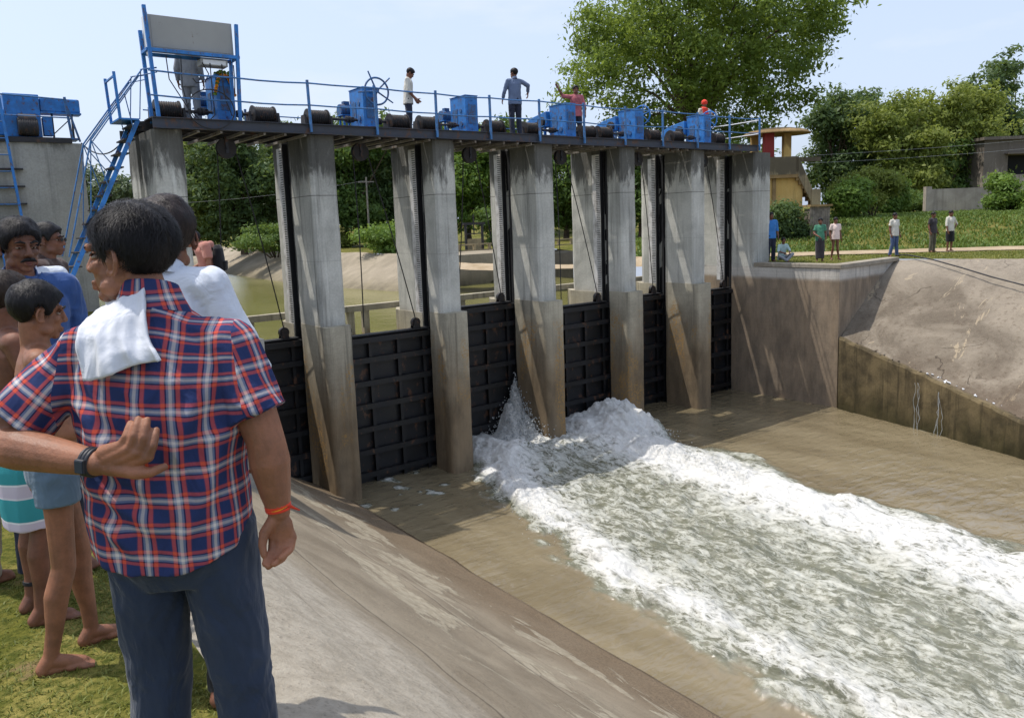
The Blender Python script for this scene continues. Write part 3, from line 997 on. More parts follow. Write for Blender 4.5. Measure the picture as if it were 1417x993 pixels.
# ------------------------------------------------------------------- upstream beam tying the pier tails
t = thing('tie_beam', 'brown concrete beam crossing the openings just upstream of the gates', 'beam', (0, 3.05, 0))
MB().box((6.0, 0, 3.88), (18.6, .22, .15)).build('beam', M['pier_low'], t)
for b in range(-1, 5):
    m = MB()
    for dx in (2.0, 2.42): m.box((3 * b + dx, .02, 3.0), (.16, .16, 1.60))
    m.build('post', M['pier_low'], t)
# =================================================================== GROUND, SLOPES, WATER
def terrain(x, y):
    """height of the right bank: flat strip, dirt path, then a gentle weedy rise"""
    u = (np.asarray(x) - 22.15) * .72 + (np.asarray(y) - 0.0) * .69
    z = 4.27 + 1.15 * sstep(1.4, 13, u) + .9 * sstep(13, 60, u)
    x = np.asarray(x); y = np.asarray(y)
    f = sstep(40, 30, x) * sstep(9, 15, y)          # level ground behind the reservoir bank
    return z * (1 - f) + 4.6 * f


def interp_rows(tab, y):
    ys = [r[0] for r in tab]; xs = [r[1] for r in tab]
    return np.interp(y, ys, xs)


# right sheet of ground: starts at the top of the slope / coping / reservoir bank
xb_tab = [(-80, 25), (-18, 20.95), (-12, 20.45), (-5.88, 19.7), (-4.2, 19.28), (-2.45, 18.85), (-2.44, 15.42), (.22, 15.42), (.23, 15.9), (2.5, 15.9), (2.6, 16.5), (16.3, 17.5), (16.4, 11.6), (30, 11.7), (42, 13), (60, 16), (420, 60)]
ys = np.concatenate([np.linspace(-80, -18, 12), np.linspace(-16, -2.45, 26), [-2.44], np.linspace(-2.2, .22, 8), [.23], np.linspace(.6, 2.5, 5), np.linspace(2.6, 16.3, 26), np.linspace(16.4, 60, 30), np.linspace(66, 420, 14)])
us = np.concatenate([np.linspace(0, .08, 36), np.linspace(.083, .25, 30), np.linspace(.27, 1, 14)])
Y, U = np.meshgrid(ys, us, indexing='ij')
XB = interp_rows(xb_tab, Y)
X = XB + U * (420 - XB)
Z = terrain(X, Y)
Pn = np.stack([X.ravel() * .5, Y.ravel() * .5, np.zeros(X.size)], 1)
Z = Z + (fbm(Pn, 4, 3) * .05).reshape(Z.shape) * sstep(0, .004, U)
vr = np.stack([X, Y, Z], -1).reshape(-1, 3); fr = grid_faces(len(ys), len(us))
# left sheet
xl_tab = [(-80, -5.93), (.9, -5.93), (.91, -3.02), (3.0, -3.02), (3.1, -4.0), (420, -30)]
ysl = np.concatenate([np.linspace(-80, -20, 10), np.linspace(-19, .9, 60), [.91, 2, 3.0, 3.1], np.linspace(6, 60, 14), np.linspace(80, 420, 8)])
usl = np.concatenate([np.linspace(0, .02, 44), np.linspace(.024, 1, 20)])
Y, U = np.meshgrid(ysl, usl, indexing='ij')
XB = interp_rows(xl_tab, Y); X = XB - U * (420 + XB)
Z = 4.25 + .14 * sstep(-10.6, -9.2, Y)
Pn = np.stack([X.ravel() * 1.2, Y.ravel() * 1.2, np.zeros(X.size)], 1)
Z = Z + (fbm(Pn, 4, 8) * .035).reshape(Z.shape) * sstep(0, .002, U)
vl = np.stack([X, Y, Z], -1).reshape(-1, 3); fl = grid_faces(len(ysl), len(usl))[:, ::-1] + len(vr)
o = np_mesh('ground', np.concatenate([vr, vl]), np.concatenate([fr[:, ::-1], fl]), M['ground'], smooth=True); tag(o, kind='structure')
bm = bmesh.new(); bm.from_mesh(o.data); bmesh.ops.recalc_face_normals(bm, faces=bm.faces); bm.to_mesh(o.data); bm.free()

# dirt path along the right bank
ps = []
cl = [(10, 12.7), (14.5, 8.0), (19.9, 2.35), (24.4, -2.35), (29, -7.2), (40, -18)]
cx = np.interp(np.linspace(0, 5, 90), range(6), [c[0] for c in cl]); cy = np.interp(np.linspace(0, 5, 90), range(6), [c[1] for c in cl])
vs = []
for i in range(90):
    for k in range(6):
        s = (k - 2.5) / 2.5 * (1.25 + .12 * math.sin(i * .9) + .08 * math.sin(i * 2.3))
        px, py = cx[i] + .72 * s, cy[i] + .69 * s
        if px > 16.2: vs.append((px, py, float(terrain(px, py)) + .045))
        else: vs.append((px, py, float(terrain(px, py)) - .2))
o = np_mesh('path', vs, grid_faces(90, 6), M['path'], smooth=True); tag(o, kind='structure')

# near concrete slope
prof = [(1.3, -.62), (.35, 0), (-.7, .60), (-1.84, 1.29), (-3.0, 2.10), (-4.2, 3.05), (-5.3, 3.96), (-5.62, 4.15), (-5.97, 4.235)]
yy = np.concatenate([np.linspace(.95, -14, 190), np.linspace(-14.4, -80, 30)])
tt = np.linspace(0, 1, 74)
cum = np.concatenate([[0], np.cumsum([math.dist(prof[i], prof[i + 1]) for i in range(len(prof) - 1)])]); cum /= cum[-1]
px = np.interp(tt, cum, [p[0] for p in prof]); pz = np.interp(tt, cum, [p[1] for p in prof])
Y, _ = np.meshgrid(yy, tt, indexing='ij'); X = np.broadcast_to(px, Y.shape); Z = np.broadcast_to(pz, Y.shape)
Pn = np.stack([X.ravel() * 1.3, Y.ravel() * .8, Z.ravel()], 1)
dz = (fbm(Pn, 5, 21) * .045).reshape(Y.shape) * sstep(1, .93, _)
lip = .035 * np.exp(-((X - .12 - .05 * np.sin(Y * .7)) / .10) ** 2)
o = np_mesh('slope', np.stack([X, Y, Z + dz + lip], -1).reshape(-1, 3), grid_faces(len(yy), len(tt)), M['slope_near'], smooth=True); tag(o, kind='structure')
bm = bmesh.new(); bm.from_mesh(o.data); bmesh.ops.recalc_face_normals(bm, faces=bm.faces)
if sum(f.normal.z for f in bm.faces) < 0: bmesh.ops.reverse_faces(bm, faces=bm.faces)
bm.to_mesh(o.data); bm.free()
o = MB().box((-4.5, -1.30, 2.1), (3.6, 5.2, 4.5)).build('abutment_platform', M['block']); tag(o, 'flat concrete platform beside the near pier at the foot of the ladder', 'platform')

# right slope above the stained channel wall
led = [(15.0, -2.80, 2.14), (14.35, -5.61, 1.47), (13.5, -8.29, .85), (12.7, -12, .62), (11.7, -18, .55), (6, -80, .55)]
top = [(18.85, -2.43, 4.24), (19.28, -4.2, 4.26), (19.7, -5.88, 4.28), (20.45, -12, 4.30), (20.95, -18, 4.3), (25, -80, 4.3)]
rows = []
for i in range(5):
    n = [26, 26, 20, 20, 14][i]
    for k in range(n): rows.append((i, k / n))
rows.append((4, 1.))
vs = []
for i, f in rows:
    A = Vector(led[i]).lerp(Vector(led[i + 1]), f); Bv = Vector(top[i]).lerp(Vector(top[i + 1]), f)
    for q in range(48):
        u = q / 47
        p = A.lerp(Bv, u); p.z += .10 * math.sin(PI * u) - .05 * math.exp(-u * 8)
        vs.append(p)
vs = np.array([tuple(p) for p in vs])
vs[:, 2] += fbm(vs * 1.4, 5, 31) * .03 + np.minimum(0, fbm(vs * 3.0, 3, 33) + .1) * .03
o = np_mesh('slope', vs, grid_faces(len(rows), 48), M['slope_right'], smooth=True); tag(o, kind='structure')
bm = bmesh.new(); bm.from_mesh(o.data)
bmesh.ops.recalc_face_normals(bm, faces=bm.faces)
if sum(f.normal.z for f in bm.faces) < 0: bmesh.ops.reverse_faces(bm, faces=bm.faces)
bm.to_mesh(o.data); bm.free()
# stained channel wall under the ledge
m = MB()
poly = [(p[0], p[1]) for p in led]
vs = []; fs = []
rw = []
for i in range(5):
    n = [14, 14, 8, 6, 4][i]
    for k in range(n): rw.append(Vector(led[i]).lerp(Vector(led[i + 1]), k / n))
rw.append(Vector(led[-1]))
random.seed(12)
for i, p in enumerate(rw):
    jag = random.uniform(-.025, .012)
    out = V(-.97, -.24, 0)
    vs += [p + out * .10 + V(0, 0, -p.z - 1.0), p + out * .10 + V(0, 0, jag - .02), p + out * (.04 + random.uniform(0, .03)) + V(0, 0, jag + .05), p - out * .8 + V(0, 0, .02), p - out * .8 + V(0, 0, -3)]
for i in range(len(rw) - 1):
    for k in range(4): fs.append((i * 5 + k, i * 5 + k + 1, (i + 1) * 5 + k + 1, (i + 1) * 5 + k))
m.add(vs, fs, False)
o = m.build('channel_wall', M['wall_stain']); roughen(o, .02, .25, 88); tag(o, 'low stained concrete channel wall along the water on the right, below the slope', 'channel wall')

# upstream: reservoir, its pale bank and the regulator across the inlet
wl = [(16.45, 9.0), (17.7, 8.8), (24, 8.75), (30, 9.05), (38, 9.65), (46, 11.2), (60, 13.2), (90, 18)]
# nose of the bank reaches towards the dam
vs = []
rowsY = np.concatenate([np.linspace(13.6, 16.4, 10), np.linspace(16.6, 90, 70)])
for y in rowsY:
    xw = float(np.interp(y, [13.6, 14.6, 16.45] + [a[0] for a in wl[1:]], [9.4, 9.2, 9.0] + [a[1] for a in wl[1:]]))
    for q in range(14):
        u = q / 13
        x = xw - 1.2 + u * (2.75 + 1.2); z = 2.55 + (u ** .9) * (4.62 - 2.55)
        if u > .93: z = 4.62
        vs.append((x, y, z))
vs = np.array(vs); vs[:, 2] += fbm(vs * .8, 4, 41) * .08
o = np_mesh('bank_slope', vs, grid_faces(len(rowsY), 14), M['upbank'], smooth=True); tag(o, kind='structure')
vs = []
for q in range(14):
    u = q / 13
    for k in range(10):
        w = k / 9
        vs.append((9.4 - 1.2 + u * 3.95 + w * 6, 13.6 + w * .2 + 2.6 * w * 0, 2.4 + (u ** .9) * 2.2 - .0 * w))
bt = MB()
bt.extr([(8.6, 13.7, 2.4), (12.4, 13.7, 4.55), (12.4, 16.6, 4.6), (12.4, 16.6, 2.4)], (4.0, 0, 0))
o = bt.build('bank_end', M['upbank']); tag(o, kind='structure')
t = thing('regulator_wall', 'grey concrete regulator wall with a post and rail fence, seen through the openings', 'regulator wall', (16.5, 16.6, 0))
MB().box((1.2, .3, 3.2), (8.0, .6, 2.0)).build('wall', M['upbank'], t)
MB().box((1.2, .1, 4.26), (8.2, 1.2, .14)).build('slab', M['coping'], t)
for i in range(9):
    MB().box((-2.4 + .9 * i, -.35, 4.62), (.12, .12, .62)).build('post', M['parapet'], t)
m = MB(); m.box((1.2, -.35, 4.9), (7.6, .08, .07)); m.box((1.2, -.35, 4.62), (7.6, .06, .05)); m.build('rails', M['parapet'], t)
t = thing('canal_gate', 'small steel canal gate standing on the regulator wall', 'gate frame', (15.6, 17.1, 4.3))
m = MB()
for x in (-.5, .5): m.box((x, 0, .8), (.1, .1, 1.6))
m.box((0, 0, 1.6), (1.3, .14, .12)); m.box((0, 0, 1.1), (1.0, .05, .05)); m.build('frame', M['steel'], t)
MB().box((.0, .0, .5), (.8, .06, .7)).build('shutter', M['parapet'], t)
MB().cyl((0, 0, 1.55), .03, 1.0).build('spindle', M['steel'], t)

n = 60
xs = np.linspace(-26, 18, 40); ysw = np.concatenate([np.linspace(1.9, 20, 30), np.linspace(22, 420, 30)])
Yw, Xw = np.meshgrid(ysw, xs, indexing='ij')
o = np_mesh('reservoir_water', np.stack([Xw, Yw, 3.2 + 0 * Xw], -1).reshape(-1, 3), grid_faces(len(ysw), len(xs))[:, ::-1], M['upwater'], smooth=True); tag(o, kind='structure')

# ------------------------------------------------------------------- churning tail water
yl = [1.6, 0, -2.27, -5, -7.1, -8.8, -10.4, -14, -80]
Lx = [3.5, 3.2, 2.45, 1.60, 1.15, .98, .86, .72, .6]
Rx = [9.0, 9.5, 9.1, 8.85, 8.6, 8.4, 8.15, 7.7, 6.0]
Ax = [4.6, 4.2, 3.15, 2.20, 1.75, 1.55, 1.42, 1.25, 1.1]
Bx = [7.9, 7.7, 7.35, 7.15, 7.0, 6.85, 6.6, 6.2, 4.5]
def yi(tab, y): return np.interp(-np.asarray(y), [-v for v in yl], tab)
ya = np.concatenate([np.linspace(1.75, -13.2, 470), np.linspace(-13.3, -80, 50)])
xa = np.concatenate([np.linspace(-.1, 10.5, 330), np.linspace(10.6, 15.9, 60)])
Y, X = np.meshgrid(ya, xa, indexing='ij')
P0 = np.stack([X.ravel(), Y.ravel() * .55, 0 * X.ravel()], 1)
w1 = fbm(P0 * .9, 4, 61).reshape(X.shape)
w2 = fbm(np.stack([X.ravel() * 3.1, Y.ravel() * 1.8, 0 * X.ravel()], 1), 4, 63).reshape(X.shape)
L = yi(Lx, Y) + w1 * .45 + w2 * .55; R = yi(Rx, Y) + w1 * .75 + w2 * .35
inn = sstep(-.15, 1.0, X - L) * sstep(-.1, .8, R - X)
near = np.exp(-np.clip(.6 - Y, 0, 99) / 3.2)
crA = np.exp(-((X - yi(Ax, Y) - .25 * w1) / (.55 + .03 * -np.clip(Y, -14, 0))) ** 2)
crB = np.exp(-((X - yi(Bx, Y) - .3 * w1) / (.80 + .035 * -np.clip(Y, -14, 0))) ** 2)
fade = np.clip(1 + np.clip(Y, -16, 0) / 30, .4, 1)
F = inn * (.27 + .64 * crA * fade + .66 * crB * np.clip(1 + Y / 40, .5, 1) + .40 * near)
pocket = np.exp(-((X - 5.4) / .9) ** 2 - ((Y + 3.6) / 1.8) ** 2) * .24 + np.exp(-((X - 4.6) / 1.2) ** 2 - ((Y + 8) / 3) ** 2) * .10
F = np.clip(F - .6 * pocket * inn, 0, 1.15)
hf = fbm(np.stack([X.ravel() * 2.2, Y.ravel() * 1.5, 0 * X.ravel()], 1), 5, 71, .6).reshape(X.shape)
hr = 1 - np.abs(fbm(np.stack([X.ravel() * 1.3, Y.ravel() * .9, 0 * X.ravel()], 1), 4, 75)).reshape(X.shape) * 2
def rot(a, sx, sy):
    c_, s_ = math.cos(a), math.sin(a)
    return np.stack([(c_ * X - s_ * Y).ravel() * sx, (s_ * X + c_ * Y).ravel() * sy, .3 * X.ravel() + .2 * Y.ravel()], 1)


hw = .5 * (fbm(rot(.6, .5, 1.5), 3, 81) + fbm(rot(.15, .6, 2.1), 3, 82)).reshape(X.shape)
Z = .026 * hw + .007 * fbm(rot(.42, 2.2, 5.0), 3, 83).reshape(X.shape) + inn * (.10 * hf + .07 * hr + .16 * crA * fade + .24 * crB * fade + .16 * near) + inn * .08 * hf * (crA + crB)
sp_ = .22 * hf + .12 * fbm(np.stack([X.ravel() * 6, Y.ravel() * 6, 0 * X.ravel()], 1), 3, 91).reshape(X.shape)
d = np.sqrt(((X - 5.93) / np.where(X < 5.93, .95, .12)) ** 2 + ((Y - 1.40) / np.where(Y > 1.4, .2, 1.25)) ** 2)
tor = fbm(np.stack([X.ravel() * 7, Y.ravel() * 2.0, 0 * X.ravel()], 1), 4, 97).reshape(X.shape)
jet = 1.52 * np.clip(1 - d * (1 + .9 * sp_), 0, 1) ** 1.7 * (1 + .55 * tor * sstep(.08, .35, d))
d = np.sqrt(((X - 8.55) / .95) ** 2 + ((Y + .05) / np.where(Y > 0, 1.0, 1.5)) ** 2)
mound = .50 * np.clip(1 - d * (1 + .5 * tor), 0, 1) ** 1.0 * (1 + 1.5 * sp_)
near_boil = .20 * np.exp(-((Y + .5) / 1.1) ** 2) * sstep(3.5, 4.4, X) * sstep(9.4, 8.8, X) * (1 + 1.5 * sp_)
Z = Z + jet + mound * (X < 9.4) + near_boil
F = np.clip(F + 1.2 * np.clip(jet, 0, .5) + 1.2 * np.clip(mound, 0, .5), 0, 1.25)
# small foam scraps in calm corners
sc = fbm(np.stack([X.ravel() * 2.5, Y.ravel() * 2.5, 0 * X.ravel()], 1), 3, 95).reshape(X.shape)
F = F + np.where((X < 3.2) & (Y > -1.2), np.clip(sc - .38, 0, 1) * 2.2, 0) + np.where(X > 13.6, np.clip(sc - .42, 0, 1) * 1.6 * np.exp(-((Y + 5.8) / 1.2) ** 2), 0)
o = np_mesh('water', np.stack([X, Y, Z], -1).reshape(-1, 3), grid_faces(len(ya), len(xa))[:, ::-1], M['water'], smooth=True, attrs={'foam': ('POINT', F.ravel())}); tag(o, kind='structure')
bm = bmesh.new(); bm.from_mesh(o.data)
if sum(f.normal.z for f in bm.faces) < 0: bmesh.ops.reverse_faces(bm, faces=bm.faces); bm.to_mesh(o.data)
bm.free()

# flying drops around the jet, the mound and the boil
octv = np.array([(1, 0, 0), (-1, 0, 0), (0, 1, 0), (0, -1, 0), (0, 0, 1), (0, 0, -1)], float)
octf = np.array([(0, 2, 4), (2, 1, 4), (1, 3, 4), (3, 0, 4), (2, 0, 5), (1, 2, 5), (3, 1, 5), (0, 3, 5)])
def drops(name, C, Rr):
    n = len(C)
    st = rng.uniform(.7, 1.6, (n, 1, 3)) * Rr[:, None, None]
    vs = (octv[None] * st + C[:, None, :]).reshape(-1, 3)
    fs = (octf[None] + 6 * np.arange(n)[:, None, None]).reshape(-1, 3)
    o = np_mesh(name, vs, fs, M['spray']); return tag(o, kind='stuff')
n = 5200
u = rng.random(n) ** .8; a = rng.normal(0, 1, (n, 3))
top_ = 1.52 * (1 - u) ** 1.5
C = np.stack([5.93 - .95 * u * np.abs(a[:, 0]) * .75 + .02 * a[:, 1], 1.38 - 1.5 * u * np.abs(a[:, 1]) * .7, .12 + top_ * rng.uniform(.55, 1.12, n) + .05 * a[:, 2]], 1)
drops('jet_spray', C, rng.uniform(.008, .024, n) * (1.1 - .3 * u))
n = 4200
a = rng.normal(0, 1, (n, 2)); r = np.clip(1 - np.hypot(a[:, 0], a[:, 1]) / 2.4, 0, 1)
C = np.stack([8.5 + .42 * a[:, 0], -.15 + .50 * a[:, 1], .08 + .50 * r * rng.uniform(.6, 1.25, n)], 1)
C = C[(C[:, 0] < 9.6)]
drops('mound_spray', C, rng.uniform(.008, .026, len(C)))
n = 3600
yv = .6 - 6 * rng.random(n) ** 1.6; wh = rng.random(n) < .25
xv = np.where(wh, yi(Ax, yv), yi(Bx, yv)) + rng.normal(0, .28, n)
zv = np.where(wh, .24, .34) * np.clip(1 + yv / 30, .5, 1) + np.abs(rng.normal(0, .07, n))
drops('crest_spray', np.stack([xv, yv, zv], 1), rng.uniform(.004, .012, n))

# two thin leaks down the stained wall
for (x, y, z, nm) in ((14.27, -5.50, 1.28, 'left'), (14.06, -6.15, 1.16, 'right')):
    m = MB(); random.seed(int(x * 100))
    for s in range(3):
        pts = []; q = 0
        for i in range(12):
            q += random.uniform(-.04, .04); pts.append((x - .04 - .02 * s, y + q + .02 * s, z - (z + .02) * i / 11))
        m.tube(pts, [random.uniform(.003, .012) for _ in pts], 5)
    o = m.build('water_trickle', M['spray']); tag(o, 'thin white trickle running down the stained channel wall, the %s of the two' % nm, 'trickle', 'leaks on the channel wall')

# litter on the ledge
random.seed(44); m = MB()
for i in range(26):
    u = random.random(); p = Vector(led[1]).lerp(Vector(led[2]), u * .8)
    p = p + V(.25, .06, 0) * random.random() + V(.05, 0, .07)
    R = Euler((random.random() * .8, random.random() * .8, random.random() * 6)).to_matrix()
    m.box(p, (random.uniform(.03, .10), random.uniform(.02, .07), random.uniform(.008, .03)), M=R)
o = m.build('litter', M['white_paint']); tag(o, kind='stuff')
m = MB()
for i in range(20):
    u = random.random(); p = Vector(led[0]).lerp(Vector(led[1]), u) if i < 16 else Vector(led[1]).lerp(Vector(led[2]), u)
    p = p + V(.3, .06, 0) * random.random() + V(0, 0, .05)
    R = Euler((random.random() * 3, random.random() * 3, random.random() * 6)).to_matrix()
    s = random.uniform(.02, .08); m.box(p, (s, s * .7, s * .5), M=R)
o = m.build('rubble', M['slope_right']); tag(o, kind='stuff')

# black cable lying over the right slope
pts = [(19.3, -2.2, 4.36), (19.0, -2.75, 4.40), (18.82, -3.64, 4.27), (18.51, -4.64, 4.06), (18.2, -5.6, 3.84), (17.95, -6.6, 3.64), (17.5, -8.2, 3.25), (16.9, -10.5, 2.9)]
o = MB().tube(pts, .022, 6).build('slope_cable', M['cable']); tag(o, 'black cable lying across the right concrete slope', 'cable')

# =================================================================== VEGETATION
def leaf_cloud(C, N, size, up=.35):
    """diamond leaves at points C with rough outward normals N"""
    n = len(C)
    d = rng.normal(0, 1, (n, 3)); d /= np.linalg.norm(d, axis=1)[:, None]
    nn = N * .7 + rng.normal(0, .6, (n, 3)); nn[:, 2] += up; nn /= np.linalg.norm(nn, axis=1)[:, None]
    t = np.cross(nn, d); t /= np.linalg.norm(t, axis=1)[:, None] + 1e-9
    b = np.cross(nn, t)
    s = (size * rng.uniform(.55, 1.35, n))[:, None]
    droop = nn * s * .18
    v = np.stack([C - t * s, C + b * s * .42 - droop * .2, C + t * s - droop, C - b * s * .42 - droop * .2], 1)
    f = np.arange(4 * n).reshape(n, 4)
    return v.reshape(-1, 3), f


def plant(name, label, cat, loc, lobes, mat, nleaf, lsize, rz=-37, trunk=None, group=None, clump=.55, bark=None, seed=0, up=.35, dens=1.0):
    """lobes in local metres: (x, y, z, rx, ry, rz)"""
    r = np.random.default_rng(seed + 100)
    t = thing(name, label, cat, loc, math.radians(rz), group)
    lob = np.array(lobes, float)
    vol = lob[:, 3] * lob[:, 4] * lob[:, 5]; pr = vol ** .7; pr /= pr.sum()
    ncl = max(20, int(nleaf / 55)); which = r.choice(len(lob), ncl, p=pr)
    d = r.normal(0, 1, (ncl, 3)); d /= np.linalg.norm(d, axis=1)[:, None]
    rad = r.random(ncl) ** .42
    cc = lob[which, :3] + d * lob[which, 3:6] * rad[:, None]
    keep = r.random(ncl) < .9
    cc = cc[keep]; d = d[keep]; rad = rad[keep]
    ci = r.integers(0, len(cc), nleaf)
    off = r.normal(0, 1, (nleaf, 3)) * clump * np.array([1, 1, .62])
    C = cc[ci] + off
    N = d[ci] * .6 + off / (clump * 2)
    v, f = leaf_cloud(C, N, lsize, up)
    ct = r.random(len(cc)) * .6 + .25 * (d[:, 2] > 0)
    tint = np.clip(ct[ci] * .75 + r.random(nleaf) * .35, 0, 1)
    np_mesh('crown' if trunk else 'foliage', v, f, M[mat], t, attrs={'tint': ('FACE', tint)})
    random.seed(seed)
    m = MB()
    base = V(0, 0, -.3)
    if trunk:
        h, r0 = trunk
        fork = V(.15 * h * random.uniform(-.4, .4), 0, h)
        pts = [base, base.lerp(fork, .4) + V(.05 * h * random.uniform(-1, 1), 0, 0), fork]
        m.tube(pts, [r0 * 1.25, r0, r0 * .8], 10)
        for k in range(min(len(cc), 26)):
            e = Vector(cc[int(r.integers(0, len(cc)))]); mid = fork.lerp(e, .5) + V(random.uniform(-.5, .5), random.uniform(-.5, .5), random.uniform(0, .6))
            m.tube([fork - V(0, 0, .1), mid, e], [r0 * .42, r0 * .24, r0 * .06], 6)
        m.build('trunk', M[bark or 'bark'], t)
    else:
        for k in range(9):
            e = Vector(cc[int(r.integers(0, len(cc)))])
            m.tube([V(e.x * .15, e.y * .15, -.2), V(e.x * .5, e.y * .5, e.z * .55), e], [.05, .035, .01], 5)
        m.build('stems', M['bark'], t)
    return t


def auto_lobes(w, h, z0, n, seed, depth=None, flat=.8):
    r = random.Random(seed); L = []
    depth = depth or w * .8
    for i in range(n):
        u = r.random(); zz = z0 + h * (.15 + .75 * u)
        k = math.sin(PI * (.18 + .68 * u)) ** .7
        a = r.random() * 2 * PI; rr = r.random() ** .5 * .62 * k
        s = r.uniform(.13, .27)
        L.append((w / 2 * rr * math.cos(a) * 1.2, depth / 2 * rr * math.sin(a) * 1.2, zz, w * s, depth * s, h * s * flat))
    return L


# the big neem over the walkway
k = .0444
px0, py0, z0 = 970, 190, 10.2
nl = []
for (px, py, rp) in ((870, 62, 66), (835, 30, 36), (940, 10, 92), (1040, 20, 92), (1105, 35, 52), (1140, 20, 36), (960, 88, 74), (1060, 100, 62), (826, 100, 42), (800, 120, 26), (870, 140, 44), (1000, 130, 62), (1075, 140, 40), (1110, 75, 40), (925, 160, 40), (1020, 172, 30), (905, -40, 60), (1010, -50, 80)):
    for q in (-1, 1):
        nl.append(((px - px0) * k, q * (1.2 + rp * k * .5) + random.uniform(-.6, .6), (py0 - py) * k + z0 - 5.0, rp * k * .92, rp * k * .95, rp * k * .80))
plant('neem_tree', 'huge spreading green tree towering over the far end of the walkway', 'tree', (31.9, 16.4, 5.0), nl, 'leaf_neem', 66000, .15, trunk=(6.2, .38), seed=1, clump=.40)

TREES = [
    ('tree', 'yellow-green tree behind the reservoir, seen just right of the near pier', (8.3, 40.0, 4.7), 5.6, 7.6, 'leaf_yellow', 15000, .17, (2.0, .16)),
    ('tree', 'dark dense tree behind the reservoir bank, in the opening below the garlanded hoist', (10.6, 36.6, 4.7), 8.0, 7.6, 'leaf_dark', 22000, .17, (1.6, .2)),
    ('tree', 'dark tree farther back beside the second pier, half hidden by the pier', (14.2, 41.5, 4.7), 8.0, 8.6, 'leaf_dark', 20000, .18, (1.6, .2)),
    ('tree', 'mixed green tree in the opening below the handwheel hoist, left part', (16.6, 33.6, 4.7), 6.4, 7.6, 'leaf_mid', 19000, .16, (1.6, .18)),
    ('tree', 'dark bluish tree in the opening below the handwheel hoist, right part', (19.3, 35.4, 4.7), 7.0, 8.0, 'leaf_dark', 19000, .17, (1.6, .18)),
    ('tree', 'bright green tree in the opening below the plain box hoist', (24.9, 31.2, 4.7), 6.4, 7.4, 'leaf_bright', 19000, .17, (1.6, .18)),
    ('tree', 'green tree in the narrow opening left of the jet pier backdrop', (30.5, 33.0, 4.8), 7.5, 8.0, 'leaf_mid', 15000, .19, (2, .2)),
    ('tree', 'green tree in the narrow gap below the raised-arm man', (27.2, 23.4, 4.8), 5.5, 6.0, 'leaf_mid', 15000, .16, (1.4, .18)),
    ('tree', 'green tree filling the narrow gap left of the orange streaked pier', (27.9, 17.4, 4.9), 4.4, 5.2, 'leaf_mid', 14000, .15, (1.2, .16)),
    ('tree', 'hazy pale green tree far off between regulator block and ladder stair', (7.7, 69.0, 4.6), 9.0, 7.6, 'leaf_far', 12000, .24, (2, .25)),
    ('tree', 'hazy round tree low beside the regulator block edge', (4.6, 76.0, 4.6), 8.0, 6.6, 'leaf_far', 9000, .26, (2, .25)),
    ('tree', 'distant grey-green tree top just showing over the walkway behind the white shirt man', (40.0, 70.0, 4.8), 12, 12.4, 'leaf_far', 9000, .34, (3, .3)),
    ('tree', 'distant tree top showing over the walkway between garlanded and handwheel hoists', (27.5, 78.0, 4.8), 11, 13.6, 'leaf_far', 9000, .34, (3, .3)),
    ('tree', 'dark narrow tree right behind the yellow pavilion', (50.5, 18.2, 5.6), 5.6, 8.4, 'leaf_dark', 17000, .18, (2, .2)),
    ('tree', 'dark tall tree between the narrow dark tree and the yellow-green mass', (66.0, 23.0, 5.8), 8.0, 10.0, 'leaf_dark', 15000, .22, (3, .25)),
    ('tree', 'feathery yellow-green tree left in the mass behind the low grey wall', (52.5, 13.9, 5.6), 7.0, 8.0, 'leaf_yellow', 24000, .17, (1.6, .2)),
    ('tree', 'wide yellow-green tree over the low grey wall', (58.5, 13.4, 5.6), 9.5, 9.4, 'leaf_yellow', 28000, .18, (1.6, .2)),
    ('tree', 'dark wispy tallest tree at the right edge above the yellow-green mass', (71.0, 14.4, 5.8), 9.5, 12.5, 'leaf_dark', 17000, .23, (4, .25)),
    ('tree', 'mid green tree above the grey building roof', (76.6, 16.5, 5.8), 10.0, 9.6, 'leaf_mid', 17000, .2, (2, .25)),
    ('tree', 'dark green broadleaf tree in front of the yellow-green mass, left of the grey building', (56.2, 13.0, 5.5), 5.4, 5.0, 'leaf_mid', 20000, .16, (1.0, .18)),
    ('tree', 'green tree far behind the pavilion roof, low right of the big neem', (43, 22.5, 5.4), 7, 5.6, 'leaf_mid', 12000, .18, (1.4, .2)),
]
for i, (nm, lb, loc, w, h, mt, nlf, ls, tr) in enumerate(TREES):
    plant(nm, lb, 'tree', loc, auto_lobes(w * 1.12, h * 1.04, .4, 26, 200 + i), mt, nlf, ls, trunk=tr, group='trees beyond the dam', seed=10 + i, clump=.38)

